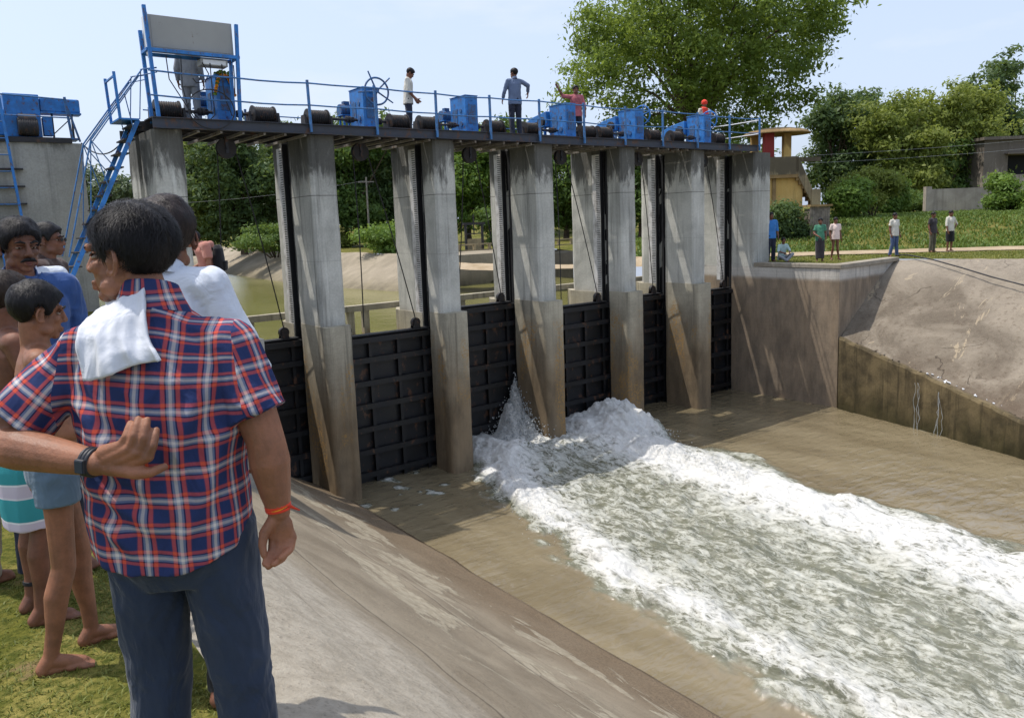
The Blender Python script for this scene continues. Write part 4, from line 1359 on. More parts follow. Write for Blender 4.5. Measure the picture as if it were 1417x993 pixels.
BUSH = [
    ('dark leafy bush in front of the yellow pavilion base, behind the blue shirt watcher', (25.3, 6.6, 4.4), 2.7, 1.8, 'leaf_dark', 14000, .085),
    ('dark bush left of the grey shed, merging with the pavilion bush', (25.6, 5.9, 4.4), 1.5, 1.2, 'leaf_dark', 6000, .08),
    ('bright bush with long pale leaves between shed and yellow-green trees', (33.4, 7.4, 5.2), 2.6, 2.3, 'leaf_bright', 9000, .13),
    ('rounded yellow-green bush behind the sitting slope, right of the shed', (37.2, 8.4, 5.3), 4.4, 2.6, 'leaf_yellow', 14000, .10),
    ('vivid green bush left of the low grey wall end', (43.2, 10.2, 5.5), 2.6, 2.3, 'leaf_bright', 11000, .11),
    ('large vivid green bush in front of the grey building', (45.0, 3.9, 5.2), 3.6, 2.2, 'leaf_bright', 18000, .11),
    ('vivid green bush at the right edge, below the dark window', (44.6, 1.9, 5.2), 2.8, 2.8, 'leaf_bright', 14000, .11),
    ('low dark bush under the yellow-green trees, near the white car', (47.6, 11.0, 5.6), 4.0, 1.5, 'leaf_mid', 9000, .11),
    ('bright scrub along the reservoir bank top, in the handwheel opening', (18.5, 27.5, 4.6), 5.5, 1.5, 'leaf_bright', 9000, .10),
    ('scrub along the reservoir bank top, right of the near pier opening', (15.8, 33.5, 4.6), 4.0, 1.2, 'leaf_yellow', 6000, .10),
    ('bright low scrub on the reservoir bank top, behind the taut rope of the garland hoist', (10.6, 31.0, 4.5), 6.5, 1.7, 'leaf_mid', 10000, .10),
    ('bright low scrub along the bank edge, right of the thin pole', (12.8, 20.5, 4.5), 5.5, 1.3, 'leaf_bright', 9000, .09),
    ('dark scrub beside the regulator wall railing', (21.0, 21.5, 4.5), 5.0, 2.8, 'leaf_mid', 9000, .11),
]
for i, (lb, loc, w, h, mt, nlf, ls) in enumerate(BUSH):
    plant('bush', lb, 'bush', loc, auto_lobes(w, h, .0, 9, 400 + i, depth=w * .7), mt, nlf, ls, group='bushes on the banks', seed=60 + i, clump=.22)

# weeds on the rising bank beyond the path, and dry turf on the flat strip: countless, one object each
def blades(name, P, hgt, wid, mat, lean=.5, cross=False):
    n = len(P)
    a = rng.uniform(0, 2 * PI, n); dx = np.stack([np.cos(a), np.sin(a), 0 * a], 1)
    b = a + rng.normal(PI / 2, .5, n); ln = np.stack([np.cos(b), np.sin(b), 0 * b], 1)
    h = hgt * rng.uniform(.5, 1.5, n)[:, None]; w = wid * rng.uniform(.6, 1.4, n)[:, None]
    k = rng.uniform(.1, 1., n)[:, None] * lean
    up = np.array([[0, 0, 1.]])
    v0 = P - dx * w; v1 = P + dx * w
    mid = P + up * h * .6 + ln * h * k * .35; tip = P + up * h * (1 - .25 * k) + ln * h * k
    v = np.stack([v0, v1, mid + dx * w * .75, tip, mid - dx * w * .75], 1)
    i = 5 * np.arange(n)[:, None]
    f = np.concatenate([i + np.array([[0, 1, 2, 4]]), i + np.array([[4, 2, 3, 3]])]) if False else None
    quads = (i + np.array([[0, 1, 2, 4]])); tris = (i + np.array([[4, 2, 3]]))
    f3 = np.concatenate([quads[:, [0, 1, 2]], quads[:, [0, 2, 3]], tris])
    t = rng.random(n) * .6 + .4 * (fbm(P * .8, 3, 55) * .5 + .5); tt_ = np.concatenate([t, t, t])
    o = np_mesh(name, v.reshape(-1, 3), f3, M[mat], attrs={'tint': ('FACE', np.clip(tt_, 0, 1))})
    return tag(o, kind='stuff')


def bank_pts(n, u0, u1, v0, v1):
    u = rng.uniform(u0, u1, n); v = rng.uniform(v0, v1, n)
    x = 22.15 + .72 * u + .69 * v; y = .69 * u - .72 * v
    return np.stack([x, y, terrain(x, y)], 1)


P_ = bank_pts(90000, 1.5, 24, -9, 22)
P_ = P_[(P_[:, 0] > 16.5)]
dn = fbm(P_ * .5, 3, 57)
P_ = P_[rng.random(len(P_)) < np.clip(.65 + dn, .15, 1)]
blades('weeds', P_, .13, .030, 'weed', 1.1)
P_ = bank_pts(26000, -6, -1.2, -10, 16); P_ = P_[(P_[:, 0] > interp_rows(xb_tab, P_[:, 1]) + .12)]
blades('dry_turf', P_, .05, .012, 'grassblade', 1.0)
n = 95000
x = -5.95 - 3.2 * rng.random(n) ** 1.2; y = rng.uniform(-13.9, -6.5, n)
P_ = np.stack([x, y, np.full(n, 4.245)], 1)
dn = fbm(np.stack([x * 1.5, y * 1.5, 0 * x], 1), 3, 58)
P_ = P_[rng.random(n) < np.clip(.75 + dn * 1.2, .15, 1)]
blades('lawn_grass', P_, .021, .0028, 'grassblade', 1.6)

# =================================================================== BUILDINGS BEYOND
t = thing('pavilion', 'small yellow lookout pavilion with red pillar, thin round roof and outside stair', 'pavilion', (27.3, 7.35, 5.0), math.radians(-38))
s = .0352
m = MB()     # round drooping roof slab
n = 28; vs = []; fs = []
rings = [(0, .22), (.8, .20), (1.35, .10), (1.62, -.04), (1.62, -.09), (1.2, -.04), (0, .06)]
for r_, z_ in rings:
    for i in range(n): vs.append((-.10 + r_ * math.cos(2 * PI * i / n), .9 + r_ * .8 * math.sin(2 * PI * i / n), 4.78 + z_))
for j in range(len(rings) - 1):
    for i in range(n): fs.append((j * n + i, j * n + (i + 1) % n, (j + 1) * n + (i + 1) % n, (j + 1) * n + i))
m.add(vs, fs, True); m.build('roof', M['slab'], t)
MB().box((-.64, .5, 3.75), (.46, .40, 2.0)).build('pillar', M['red_plaster'], t)
MB().box((.38, .9, 3.75), (.36, .36, 2.0)).build('pillar', M['yellow_plaster'], t)
MB().box((-.9, 1.9, 3.75), (.34, .34, 2.0)).build('pillar', M['yellow_plaster'], t)
MB().box((-.6, .9, 2.62), (2.4, 2.2, .16)).build('balcony_floor', M['slab'], t)
m = MB(); m.box((-.65, -.16, 3.12), (2.25, .10, .84)); m.box((.55, .5, 3.12), (.10, 1.3, .84)); m.build('balcony_wall', M['parapet'], t)
MB().box((-.4, 1.0, 1.2), (2.6, 1.9, 2.68)).build('room', M['yellow_plaster'], t)
MB().box((-.5, .02, 1.3), (.16, .12, 2.5)).build('pilaster', M['slab'], t)
MB().extr([(.60, -.2, 3.54), (1.28, -.2, 2.0), (1.28, -.2, 1.3), (.60, -.2, 2.6)], (0, .10, 0)).build('stair_parapet', M['parapet'], t)
m = MB()
for i in range(7): m.box((.62 + i * .15, .3, 2.5 - i * .2), (.2, .9, .2))
m.build('stair', M['slab'], t)
MB().box((1.46, -.15, 1.2), (.42, .2, 1.5)).build('stair_post', M['parapet'], t)
MB().box((1.3, 1.0, 3.45), (1.6, .1, .22)).build('landing_wall', M['parapet'], t)

t = thing('shed', 'small grey plank shed with dark flat roof behind the boy in green', 'shed', (26.5, 4.95, 4.55), math.radians(-38))
m = MB()
random.seed(9)
for i in range(9): m.box((-.40 + i * .1, random.uniform(-.012, .012), .78), (.092, .05, 1.55 + random.uniform(-.05, .05)))
m.box((0, .45, .75), (.8, .85, 1.45)); m.build('plank_wall', M['wood'], t)
MB().box((.02, .4, 1.60), (1.0, 1.1, .09)).build('roof', M['slab'], t)

t = thing('grey_building', 'plain grey flat-roofed building with dark opening at the right edge', 'building', (56.0, 10.0, 5.2), math.radians(-37))
m = MB(); m.box((.88, 2, 2.6), (1.76, 4, 5.4)); m.box((4.8, 2, 1.4), (6.2, 4, 2.8)); m.box((4.8, 2, 4.75), (6.2, 4, 1.1)); m.box((6.5, 2, 3.4), (2.6, 4, 2.0)); m.build('wall', M['greywall'], t)
MB().box((3.9, 2, 5.42), (8.2, 4.6, .22)).build('roof', M['greywall'], t)
MB().box((3.4, 2.3, 3.5), (3.3, 3.2, 1.5)).build('window', M['dark'], t)
MB().box((3.4, -.2, 4.3), (3.8, .6, .1)).build('sunshade', M['greywall'], t)
t = thing('compound_wall', 'low grey plastered wall with end post, left of the grey building', 'wall', (45.1, 8.9, 5.3), math.radians(-37))
MB().box((2.3, .15, .85), (4.2, .2, 1.7)).build('wall', M['greywall'], t)
MB().box((.15, .15, .92), (.36, .36, 1.9)).build('end_post', M['greywall'], t)
t = thing('parked_car', 'white car mostly hidden by bushes, left of the low grey wall', 'car', (46.6, 12.9, 5.55), math.radians(-32))
m = MB().extr([(-1.9, -.8, .3), (-1.9, -.8, .75), (-1.2, -.8, .88), (-.6, -.8, 1.42), (.8, -.8, 1.42), (1.4, -.8, .95), (1.95, -.8, .85), (1.95, -.8, .3)], (0, 1.6, 0)); m.build('body', M['carwhite'], t, bevel=.06)
m = MB().extr([(-.95, -.812, .92), (-.55, -.812, 1.32), (.72, -.812, 1.32), (1.15, -.812, .95)], (0, 1.624, 0)); m.build('windows', M['glass'], t)
for x in (-1.2, 1.25):
    for y in (-.74, .74): MB().cyl((x, y, .32), .32, .2, 'y', 18).build('wheel', M['rubber'], t)

# poles and wires
t = thing('utility_pole', 'thin pale pole beyond the reservoir, in the handwheel opening', 'utility pole', (16.2, 29.6, 4.4))
MB().tube([(0, 0, 0), (.02, 0, 4.6)], [.07, .05], 8).build('pole', M['angle'], t)
MB().bar((-.4, .3, 4.3), (.4, -.3, 4.3), .06).build('cross_arm', M['angle'], t)
t = thing('utility_pole', 'short thin pole beyond the reservoir, just right of the near pier', 'utility pole', (6.9, 36.0, 4.4))
MB().tube([(0, 0, 0), (0, 0, 2.9)], [.05, .04], 8).build('pole', M['angle'], t)
MB().bar((-.25, .2, 2.75), (.25, -.2, 2.75), .05).build('cross_arm', M['angle'], t)
def wire(a, b, sag, lb, r=.007):
    pts = [Vector(a).lerp(Vector(b), i / 20) - V(0, 0, sag * 4 * (i / 20) * (1 - i / 20)) for i in range(21)]
    o = MB().tube(pts, r, 5).build('overhead_wire', M['wire']); tag(o, lb, 'wire', 'overhead wires')
wire((-2, 31, 7.6), (16.2, 29.6, 8.8), .5, 'thin pale overhead wire crossing in front of the dark trees to the pole', .006)
wire((27.2, 8.6, 8.6), (70, 2, 11.5), .3, 'upper thin wire passing right from the pavilion pillars')
wire((27.2, 8.6, 8.25), (70, 2, 10.9), .35, 'lower thin wire passing right from the pavilion pillars')
# =================================================================== PEOPLE
def skin(name, c):
    t = NT(name); o = t.obj()
    n = t.noise(o, 9, 7, .7); f = t.noise(o, 190, 4, .65)
    col = t.mix(t.step(n, .3, .7), tuple(x * .68 for x in c[:3]) + (1,), (min(1, c[0] * 1.22), c[1] * 1.16, c[2] * 1.14, 1))
    col = t.mix(t.math('MULTIPLY', t.step(f, .52, .72), .25), col, tuple(x * .55 for x in c[:3]) + (1,))
    p = t.pbr(col, t.step(n, .3, .7, .42, .62), 0, t.bump(t.math('ADD', f, t.math('MULTIPLY', t.noise(t.mapping(o, (1, 1, 1.6)), 38, 4, .6), 1.2)), .32, .004), .35)
    p.inputs['Subsurface Weight'].default_value = .10
    p.inputs['Subsurface Radius'].default_value = (.012, .005, .003)
    p.inputs['Subsurface Scale'].default_value = .6
    return t.m


M['skin'] = skin('skin_brown', lin(142, 98, 74))
M['skin_dark'] = skin('skin_dark_brown', lin(118, 80, 62))
M['skin_light'] = skin('skin_tan', lin(158, 112, 84))
M['lips'] = paint('lips', lin(112, 66, 58), .45, .1)
M['eyewhite'] = paint('eye_white', lin(168, 156, 146), .25, .03)
M['iris'] = paint('iris', lin(24, 16, 12), .1, .05)
M['nail'] = paint('fingernail', lin(186, 140, 120), .3, .05)


def hair_mat(name, c):
    t = NT(name); o = t.obj()
    n = t.noise(t.mapping(o, (1, 1, .4)), 60, 4, .6)
    col = t.mix(t.step(n, .3, .7), tuple(x * .6 for x in c[:3]) + (1,), tuple(x * 1.6 for x in c[:3]) + (1,))
    t.pbr(col, .52, 0, t.bump(t.noise(t.mapping(o, (1, 1, .25)), 130, 3), .5, .006), .22)
    return t.m


M['hair'] = hair_mat('black_hair', (.009, .008, .009))
M['hair_red'] = hair_mat('hennaed_hair', (.016, .010, .009))
M['hair_brown'] = hair_mat('sunbleached_hair', (.026, .018, .014))


def plaid_mat():
    t = NT('plaid_cotton')
    uv = t.n('ShaderNodeUVMap'); uv.uv_map = 'weave'
    s = t.sep(uv.outputs[0]); o = t.obj()
    navy = lin(42, 54, 94); dk = lin(24, 26, 58); red = lin(200, 82, 64); rd2 = lin(106, 56, 78); wh = lin(206, 199, 194); gb = lin(126, 134, 156)
    def stripes(c, pd):
        fr = t.math('FRACT', t.math('MULTIPLY', c, 1 / pd))
        return t.ramp(fr, [(0, navy), (.19, navy), (.21, rd2), (.23, red), (.325, red), (.345, dk), (.37, dk), (.385, gb), (.43, gb), (.455, wh), (.525, wh), (.55, gb), (.595, gb), (.61, dk), (.635, dk), (.655, red), (.75, red), (.77, rd2), (.79, navy)], 'LINEAR')
    wob = t.noise(o, 6, 3, .5)
    a = stripes(t.math('ADD', s[0], t.math('MULTIPLY', wob, .012)), .080); b = stripes(t.math('ADD', s[1], t.math('MULTIPLY', wob, .016)), .073)
    c = t.mix(.47, a, b)
    c = t.mix(.12, c, t.ramp(t.noise(o, 420, 2), [(.3, (.3, .3, .3, 1)), (.7, (.7, .7, .7, 1))]), 'OVERLAY')
    h = t.math('ADD', t.math('MULTIPLY', t.noise(t.mapping(o, (1, 1, .6)), 8, 3, .5, 1.3), 3.), t.math('MULTIPLY', t.noise(o, 350, 2), .10))
    p = t.pbr(c, .85, 0, t.bump(h, .5, .012), .15)
    return t.m


M['plaid'] = plaid_mat()
M['trousers_navy'] = fabric('navy_trousers', lin(44, 54, 72), .16, .85)
M['black_cloth'] = fabric('black_cloth', lin(26, 26, 30), .15)
M['white_cloth'] = fabric('white_cotton', lin(204, 207, 214), .05)
M['white_shirt'] = fabric('white_shirt_cotton', lin(200, 206, 216), .06)
M['blue_shirt'] = fabric('blue_shirt_cotton', lin(56, 84, 136), .16)
M['pink_shirt'] = fabric('dusty_pink_cotton', lin(176, 120, 106), .1)
M['shorts'] = fabric('grey_blue_shorts', lin(96, 116, 134), .14)
M['khaki'] = fabric('khaki_cotton', lin(190, 174, 150), .1)
M['brown_vest'] = fabric('dark_brown_vest', lin(68, 52, 48), .15)
M['slate_shirt'] = fabric('slate_blue_shirt', lin(98, 112, 138), .12)
M['dark_trousers'] = fabric('dark_trousers', lin(44, 48, 62), .15)
M['grey_trousers'] = fabric('grey_trousers', lin(134, 138, 144), .1)
M['rose_shirt'] = fabric('rose_check_shirt', lin(170, 96, 102), .3)
M['red_cloth'] = fabric('red_cloth', lin(214, 64, 44), .12)
M['sky_shirt'] = fabric('bright_blue_shirt', lin(58, 118, 182), .1)
M['green_shirt'] = fabric('green_shirt', lin(72, 128, 104), .15)
M['pale_green'] = fabric('pale_green_shirt', lin(168, 192, 190), .12)
M['beige_shirt'] = fabric('pale_pink_shirt', lin(222, 200, 190), .08)
M['maroon'] = fabric('maroon_cloth', lin(98, 56, 50), .15)
M['jeans'] = fabric('blue_jeans', lin(74, 90, 124), .15)
M['olive'] = fabric('olive_trousers', lin(92, 88, 74), .15)
M['charcoal_shirt'] = fabric('charcoal_shirt', lin(62, 58, 62), .25)
M['cream_shirt'] = fabric('cream_shirt', lin(200, 196, 184), .06)
M['watch'] = paint('watch_plastic', lin(30, 33, 40), .4, .1)
M['watchglass'] = paint('watch_glass', lin(44, 54, 70), .08, .05)
M['thread'] = fabric('red_thread', lin(214, 66, 40), .3)


def stripe_towel():
    t = NT('turquoise_striped_towel'); o = t.obj(); s = t.sep(o)
    fr = t.math('FRACT', t.math('MULTIPLY', t.math('ADD', s[2], t.math('MULTIPLY', t.noise(o, 5, 2), .01)), 1 / .17))
    c = t.ramp(fr, [(0, lin(64, 150, 158)), (.55, lin(70, 158, 166)), (.56, lin(226, 226, 230)), (.62, lin(200, 190, 206)), (.90, lin(204, 196, 210)), (.91, lin(226, 226, 230)), (.95, lin(226, 226, 230)), (.96, lin(64, 150, 158))])
    t.pbr(c, .9, 0, t.bump(t.noise(o, 200, 2), .3, .004), .1)
    return t.m


M['striped'] = stripe_towel()


class Fig:
    def __init__(self): self.bm = bmesh.new()

    def cone(self, p0, r0, p1, r1, n=16, e0='r', e1='r', sq=None):
        """tapered limb segment; ends 'r' rounded or 'f' flat; sq=(dir, factor) flattens the section along dir"""
        p0 = Vector(p0); p1 = Vector(p1); d = (p1 - p0)
        if d.length < 1e-6: d = V(0, 0, 1e-4)
        L = d.length; d = d / L
        u = d.cross(V(0, 0, 1) if abs(d.z) < .9 else V(1, 0, 0)).normalized(); w = d.cross(u)
        prof = []
        if e0 == 'r': prof += [(-math.cos(a) * r0, math.sin(a) * r0) for a in (.35, .8, 1.2)]
        prof.append((0, r0)); prof.append((L * .5, (r0 + r1) / 2)); prof.append((L, r1))
        if e1 == 'r': prof += [(L + math.sin(a) * r1, math.cos(a) * r1) for a in (.37, .77, 1.22)]
        bm = self.bm; rings = []
        for h, r in prof:
            ring = []
            for k in range(n):
                a = 2 * PI * k / n; o = (u * math.cos(a) + w * math.sin(a)) * r
                if sq is not None:
                    sd = Vector(sq[0]).normalized(); o = o - sd * o.dot(sd) * (1 - sq[1])
                ring.append(bm.verts.new(p0 + d * h + o))
            rings.append(ring)
        for i in range(len(rings) - 1):
            for k in range(n):
                bm.faces.new((rings[i][k], rings[i][(k + 1) % n], rings[i + 1][(k + 1) % n], rings[i + 1][k]))
        bm.faces.new(tuple(reversed(rings[0]))); bm.faces.new(tuple(rings[-1]))
        return self

    def chain(self, pts, rs, **k):
        for i in range(len(pts) - 1): self.cone(pts[i], rs[i], pts[i + 1], rs[i + 1], **k)
        return self

    def ell(self, c, r, R=None, sub=2):
        m = Matrix.Translation(Vector(c)) @ (R.to_4x4() if R is not None else Matrix.Identity(4)) @ Matrix.Diagonal((r[0], r[1], r[2], 1))
        bmesh.ops.create_icosphere(self.bm, subdivisions=sub, radius=1.0, matrix=m)
        return self

    def loft(self, rings, n=28, p=2.3):
        """rings: (centre, half width vector, half depth vector) - closed superelliptic trunk"""
        bm = self.bm; rr = []
        for c, a, b in rings:
            c = Vector(c); a = Vector(a); b = Vector(b); ring = []
            for k in range(n):
                t = 2 * PI * k / n; ct, st = math.cos(t), math.sin(t)
                ring.append(bm.verts.new(c + a * math.copysign(abs(ct) ** (2 / p), ct) + b * math.copysign(abs(st) ** (2 / p), st)))
            rr.append(ring)
        for i in range(len(rr) - 1):
            for k in range(n):
                bm.faces.new((rr[i][k], rr[i][(k + 1) % n], rr[i + 1][(k + 1) % n], rr[i + 1][k]))
        bm.faces.new(tuple(reversed(rr[0]))); bm.faces.new(tuple(rr[-1]))
        return self

    def mesh(self, name, voxel, smooth=3, fac=.5):
        bmesh.ops.recalc_face_normals(self.bm, faces=self.bm.faces)
        me = bpy.data.meshes.new('tmp'); self.bm.to_mesh(me); self.bm.free()
        o = bpy.data.objects.new('tmp', me); COL.objects.link(o)
        md = o.modifiers.new('r', 'REMESH'); md.mode = 'VOXEL'; md.voxel_size = voxel
        if smooth:
            sm = o.modifiers.new('s', 'SMOOTH'); sm.iterations = smooth; sm.factor = fac
        dg = bpy.context.evaluated_depsgraph_get()
        out = bpy.data.meshes.new_from_object(o.evaluated_get(dg)); out.name = name
        bpy.data.objects.remove(o); bpy.data.meshes.remove(me)
        out.polygons.foreach_set('use_smooth', np.ones(len(out.polygons), bool))
        return out


def coords(me):
    P = np.empty(len(me.vertices) * 3, np.float32); me.vertices.foreach_get('co', P); return P.reshape(-1, 3).astype(float)


def normals(me):
    P = np.empty(len(me.vertices) * 3, np.float32); me.vertices.foreach_get('normal', P); return P.reshape(-1, 3).astype(float)


def wrinkle(me, amp, scale=(9, 9, 5), seed=0, rid=.6, mask=None):
    P = coords(me); Nn = normals(me)
    q = P * np.array(scale)
    q = q + .6 * np.stack([vnoise(q * .7, seed + 1), vnoise(q * .7, seed + 2), vnoise(q * .7, seed + 3)], 1)
    n1 = fbm(q, 3, seed); rg = 1 - 2 * np.abs(fbm(q * 1.3 + 7, 2, seed + 9))
    h = amp * ((1 - rid) * n1 + rid * (rg - .55))
    if mask is not None: h = h * mask(P)
    P = P + Nn * h[:, None]
    me.vertices.foreach_set('co', P.astype(np.float32).ravel()); me.update()


def hand(F, wrist, d, n, t, s=1.0, curl=25, spread=.10, thumb=(.55, .75, .30), tc=20):
    """palm plus four unequal bent fingers and a thumb leaving the side of the palm.
    d: finger direction, n: way the palm faces, t: thumb side"""
    w = Vector(wrist); d = Vector(d).normalized(); n = Vector(n); n = (n - d * n.dot(d)).normalized(); t = Vector(t); t = (t - d * t.dot(d) - n * t.dot(n)).normalized()
    offs = (.030, .010, -.011, -.031); lens = (.070, .079, .073, .058); kn = (.092, .096, .091, .083)
    nails = []
    for o, L, kx in zip(offs, lens, kn):
        o *= s; L *= s
        k = w + d * kx * s + t * o
        F.cone(w + d * .012 * s + t * o * .62, .0155 * s, k, .0115 * s, sq=(n, .85))
        a = 0; p = k; r = .0092 * s; dd = d + t * (o / (.03 * s)) * spread
        for j, fr in enumerate((.46, .30, .24)):
            a += math.radians(curl * (.6, 1.15, .8)[j])
            v = (dd.normalized() * math.cos(a) + n * math.sin(a))
            q = p + v * L * fr; r2 = r * .90
            F.cone(p, r, q, r2); p = q; r = r2
        nails.append((p, v))
    F.ell(w + d * .05 * s + n * .002 * s, (.036 * s, .05 * s, .013 * s), Matrix((t, d, n)).transposed())
    b = w + d * .022 * s + t * .022 * s + n * .006 * s
    v1 = (d * thumb[0] + t * thumb[1] + n * thumb[2]).normalized()
    m1 = b + v1 * .044 * s
    v2 = (v1 + d * .55 - t * .25 + n * math.radians(tc)).normalized(); m2 = m1 + v2 * .033 * s
    v3 = (v2 + d * .35 + n * math.radians(tc) * .6).normalized(); m3 = m2 + v3 * .026 * s
    F.cone(b, .0165 * s, m1, .0125 * s).cone(m1, .0125 * s, m2, .0102 * s).cone(m2, .0102 * s, m3, .0085 * s)
    return nails


def head(F, c, R, s=1.0, face=True):
    """skull, jaw, brow, nose, lips, ears around the head centre c with rotation R (local x right, y forward)"""
    c = Vector(c)
    def P(x, y, z): return c + R @ (V(x, y, z) * s)
    def E(p, r, q=None): F.ell(P(*p), [x * s for x in r], R if q is None else R @ q)
    E((0, -.014, .030), (.074, .094, .084)); E((0, .028, -.044), (.056, .060, .074))
    E((0, .066, -.100), (.024, .020, .018)); E((0, -.012, -.05), (.062, .06, .06))
    if face:
        F.cone(P(-.040, .078, .022), .011 * s, P(.040, .078, .022), .011 * s)
        F.cone(P(0, .086, .012), .009 * s, P(0, .104, -.030), .0125 * s)
        for x in (-1, 1):
            E((x * .012, .096, -.034), (.010, .011, .009)); E((x * .036, .058, -.026), (.022, .022, .022))
            hx = []
            for q in (285, 250, 215, 180, 145, 110, 75, 45):
                a_ = math.radians(q); yy = -.010 + .019 * math.cos(a_); zz = -.010 + .031 * math.sin(a_)
                hx.append(P(x * (.076 + .016 * max(0, -math.cos(a_)) + .004), yy, zz))
            for q in range(len(hx) - 1): F.cone(hx[q], .0058 * s, hx[q + 1], .0058 * s)
            E((x * .078, -.010, -.010), (.006, .017, .028), Euler((0, 0, x * -.45)).to_matrix()); E((x * .078, .002, -.036), (.006, .008, .010))
            E((x * .050, .02, -.075), (.016, .03, .022))
        F.cone(P(-.018, .086, -.066), .0075 * s, P(.018, .086, -.066), .0075 * s)
        F.cone(P(-.015, .086, -.078), .008 * s, P(.015, .086, -.078), .008 * s)


def face_parts(parent, c, R, s=1.0, moustache=False, glasses=False, lips=True):
    c = Vector(c)
    def P(x, y, z): return c + R @ (V(x, y, z) * s)
    for x in (-1, 1):
        F = Fig(); F.ell(P(x * .031, .0680, -.001), (.0125 * s, .009 * s, .0050 * s), R, 3)
        me = bpy.data.meshes.new('eye'); F.bm.to_mesh(me); F.bm.free(); e = link('eye', me, M['eyewhite'], parent)
        F = Fig(); F.ell(P(x * .031, .0742, -.0005), (.0062 * s, .0045 * s, .0056 * s), R, 2)
        me = bpy.data.meshes.new('iris'); F.bm.to_mesh(me); F.bm.free(); link('iris', me, M['iris'], e)
        m = MB(); m.tube([P(x * .012, .094, .021), P(x * .030, .092, .029), P(x * .050, .080, .022)], [.004 * s, .0058 * s, .003 * s], 6); m.build('eyebrow', M['hair'], parent)
        m = MB(); m.tube([P(x * .015, .0775, .0035), P(x * .031, .0795, .0058), P(x * .046, .0715, .0030)], [.0026 * s, .0038 * s, .0026 * s], 6); m.build('eyelid', M['skin_dark'], parent)
    if moustache:
        m = MB()
        for x in (-1, 1): m.tube([P(0, .100, -.052), P(x * .018, .098, -.054), P(x * .034, .086, -.066)], [.0075 * s, .008 * s, .003 * s], 8)
        m.build('moustache', M['hair'], parent)
    if lips:
        m = MB(); m.tube([P(-.023, .084, -.071), P(-.008, .0945, -.068), P(.008, .0945, -.068), P(.023, .084, -.071)], [.002, .0052 * s, .0052 * s, .002], 8)
        m.tube([P(-.02, .084, -.073), P(0, .0945, -.079), P(.02, .084, -.073)], [.002, .0062 * s, .002], 8); m.build('lips', M['lips'], parent)
    if glasses:
        m = MB()
        for x in (-1, 1):
            F2 = [P(x * .031 + .022 * math.cos(a), .098, .0 + .015 * math.sin(a)) for a in np.linspace(0, 2 * PI, 14)[:-1]]
            m.extr(F2, R @ V(0, .004, 0) * s); m.tube([P(x * .052, .096, .004), P(x * .078, .01, .006)], .002, 5)
        m.tube([P(-.01, .1, .004), P(.01, .1, .004)], .002, 5); m.build('sunglasses', M['rubber'], parent)


def hair(parent, c, R, s=1.0, mat='hair', seed=0, strands=0, slen=.026, vol=1.0, res=3, front=.068, back=-.085, fringe=0.0):
    """hair cap shaped from the skull with a hairline, plus strands"""
    c = Vector(c)
    bm = bmesh.new(); bmesh.ops.create_icosphere(bm, subdivisions=res + 2, radius=1.0)
    me = bpy.data.meshes.new('hair'); bm.to_mesh(me); bm.free()
    D = coords(me); D /= np.linalg.norm(D, axis=1)[:, None]
    base = np.array([.0765, .0965, .088]); off = np.array([0, -.014, .030])
    S = D * base + off
    y, z, x = S[:, 1], S[:, 2], np.abs(S[:, 0])
    side = np.where(y > .005, front - .30 * 0 + np.where(x > .05, -.02, 0), 0)
    hl = np.interp(y, [-.12, -.07, -.046, -.030, -.004, .014, .022, .040, .062, .09], [back, back, -.05, .022, .030, -.016, -.010, .022, front - .012, front])
    w = fbm(S * 30, 3, seed) * .006
    k = sstep(-.006, .010, z - hl + w)
    cl = fbm(np.stack([S[:, 0] * 26, S[:, 1] * 26, S[:, 2] * 10], 1), 4, seed + 4)
    th = (.003 + .019 * sstep(-.05, .085, z) + .003 * sstep(.02, -.08, y)) * vol + (.010 if strands else .006) * cl + fringe * sstep(.03, .08, y) * sstep(.04, .08, z)
    Pn = S + D * (th * k - .012 * (1 - k))[:, None]
    Rm = np.array(R)
    W = (Pn * s) @ Rm.T + np.array(c)
    me.vertices.foreach_set('co', W.astype(np.float32).ravel()); me.update()
    if strands:
        r = np.random.default_rng(seed)
        idx = np.where(k > .35)[0]; pk = r.choice(idx, strands)
        b = Pn[pk] - D[pk] * .004; nrm = D[pk]
        comb = np.stack([.55 * np.sign(S[pk, 0] + .02) + .3 * r.normal(0, 1, strands), -.15 + .5 * r.normal(0, 1, strands) + .5 * sstep(.02, .09, S[pk, 1]), -.75 + 0 * pk], 1)
        comb -= nrm * (comb * nrm).sum(1)[:, None]; comb /= np.linalg.norm(comb, axis=1)[:, None] + 1e-6
        L = slen * r.uniform(.5, 1.3, strands)[:, None]
        lift = r.uniform(.0, .42, strands)[:, None] ** 1.4 + .25 * sstep(.04, .1, S[pk, 2])[:, None]
        p1 = b + comb * L * .5 + nrm * L * .5 * lift; p2 = p1 + comb * L * .55 + nrm * L * (.25 * lift - .12)
        sd = np.cross(comb, nrm) * .0005
        vs = np.stack([b - sd, b + sd, p1 + sd, p1 - sd, p2], 1).reshape(-1, 3)
        vs = (vs * s) @ Rm.T + np.array(c)
        i = 5 * np.arange(strands)[:, None]
        fs = np.concatenate([i + np.array([[0, 1, 2]]), i + np.array([[0, 2, 3]]), i + np.array([[3, 2, 4]])])
        bm = bmesh.new(); bm.from_mesh(me)
        nv = [bm.verts.new(v) for v in vs]
        for f in fs: bm.faces.new([nv[q] for q in f])
        bm.to_mesh(me); bm.free()
    me.polygons.foreach_set('use_smooth', np.ones(len(me.polygons), bool))
    return link('hair', me, M[mat], parent)


def Rz(a): return Matrix.Rotation(math.radians(a), 3, 'Z')
def Rx(a): return Matrix.Rotation(math.radians(a), 3, 'X')


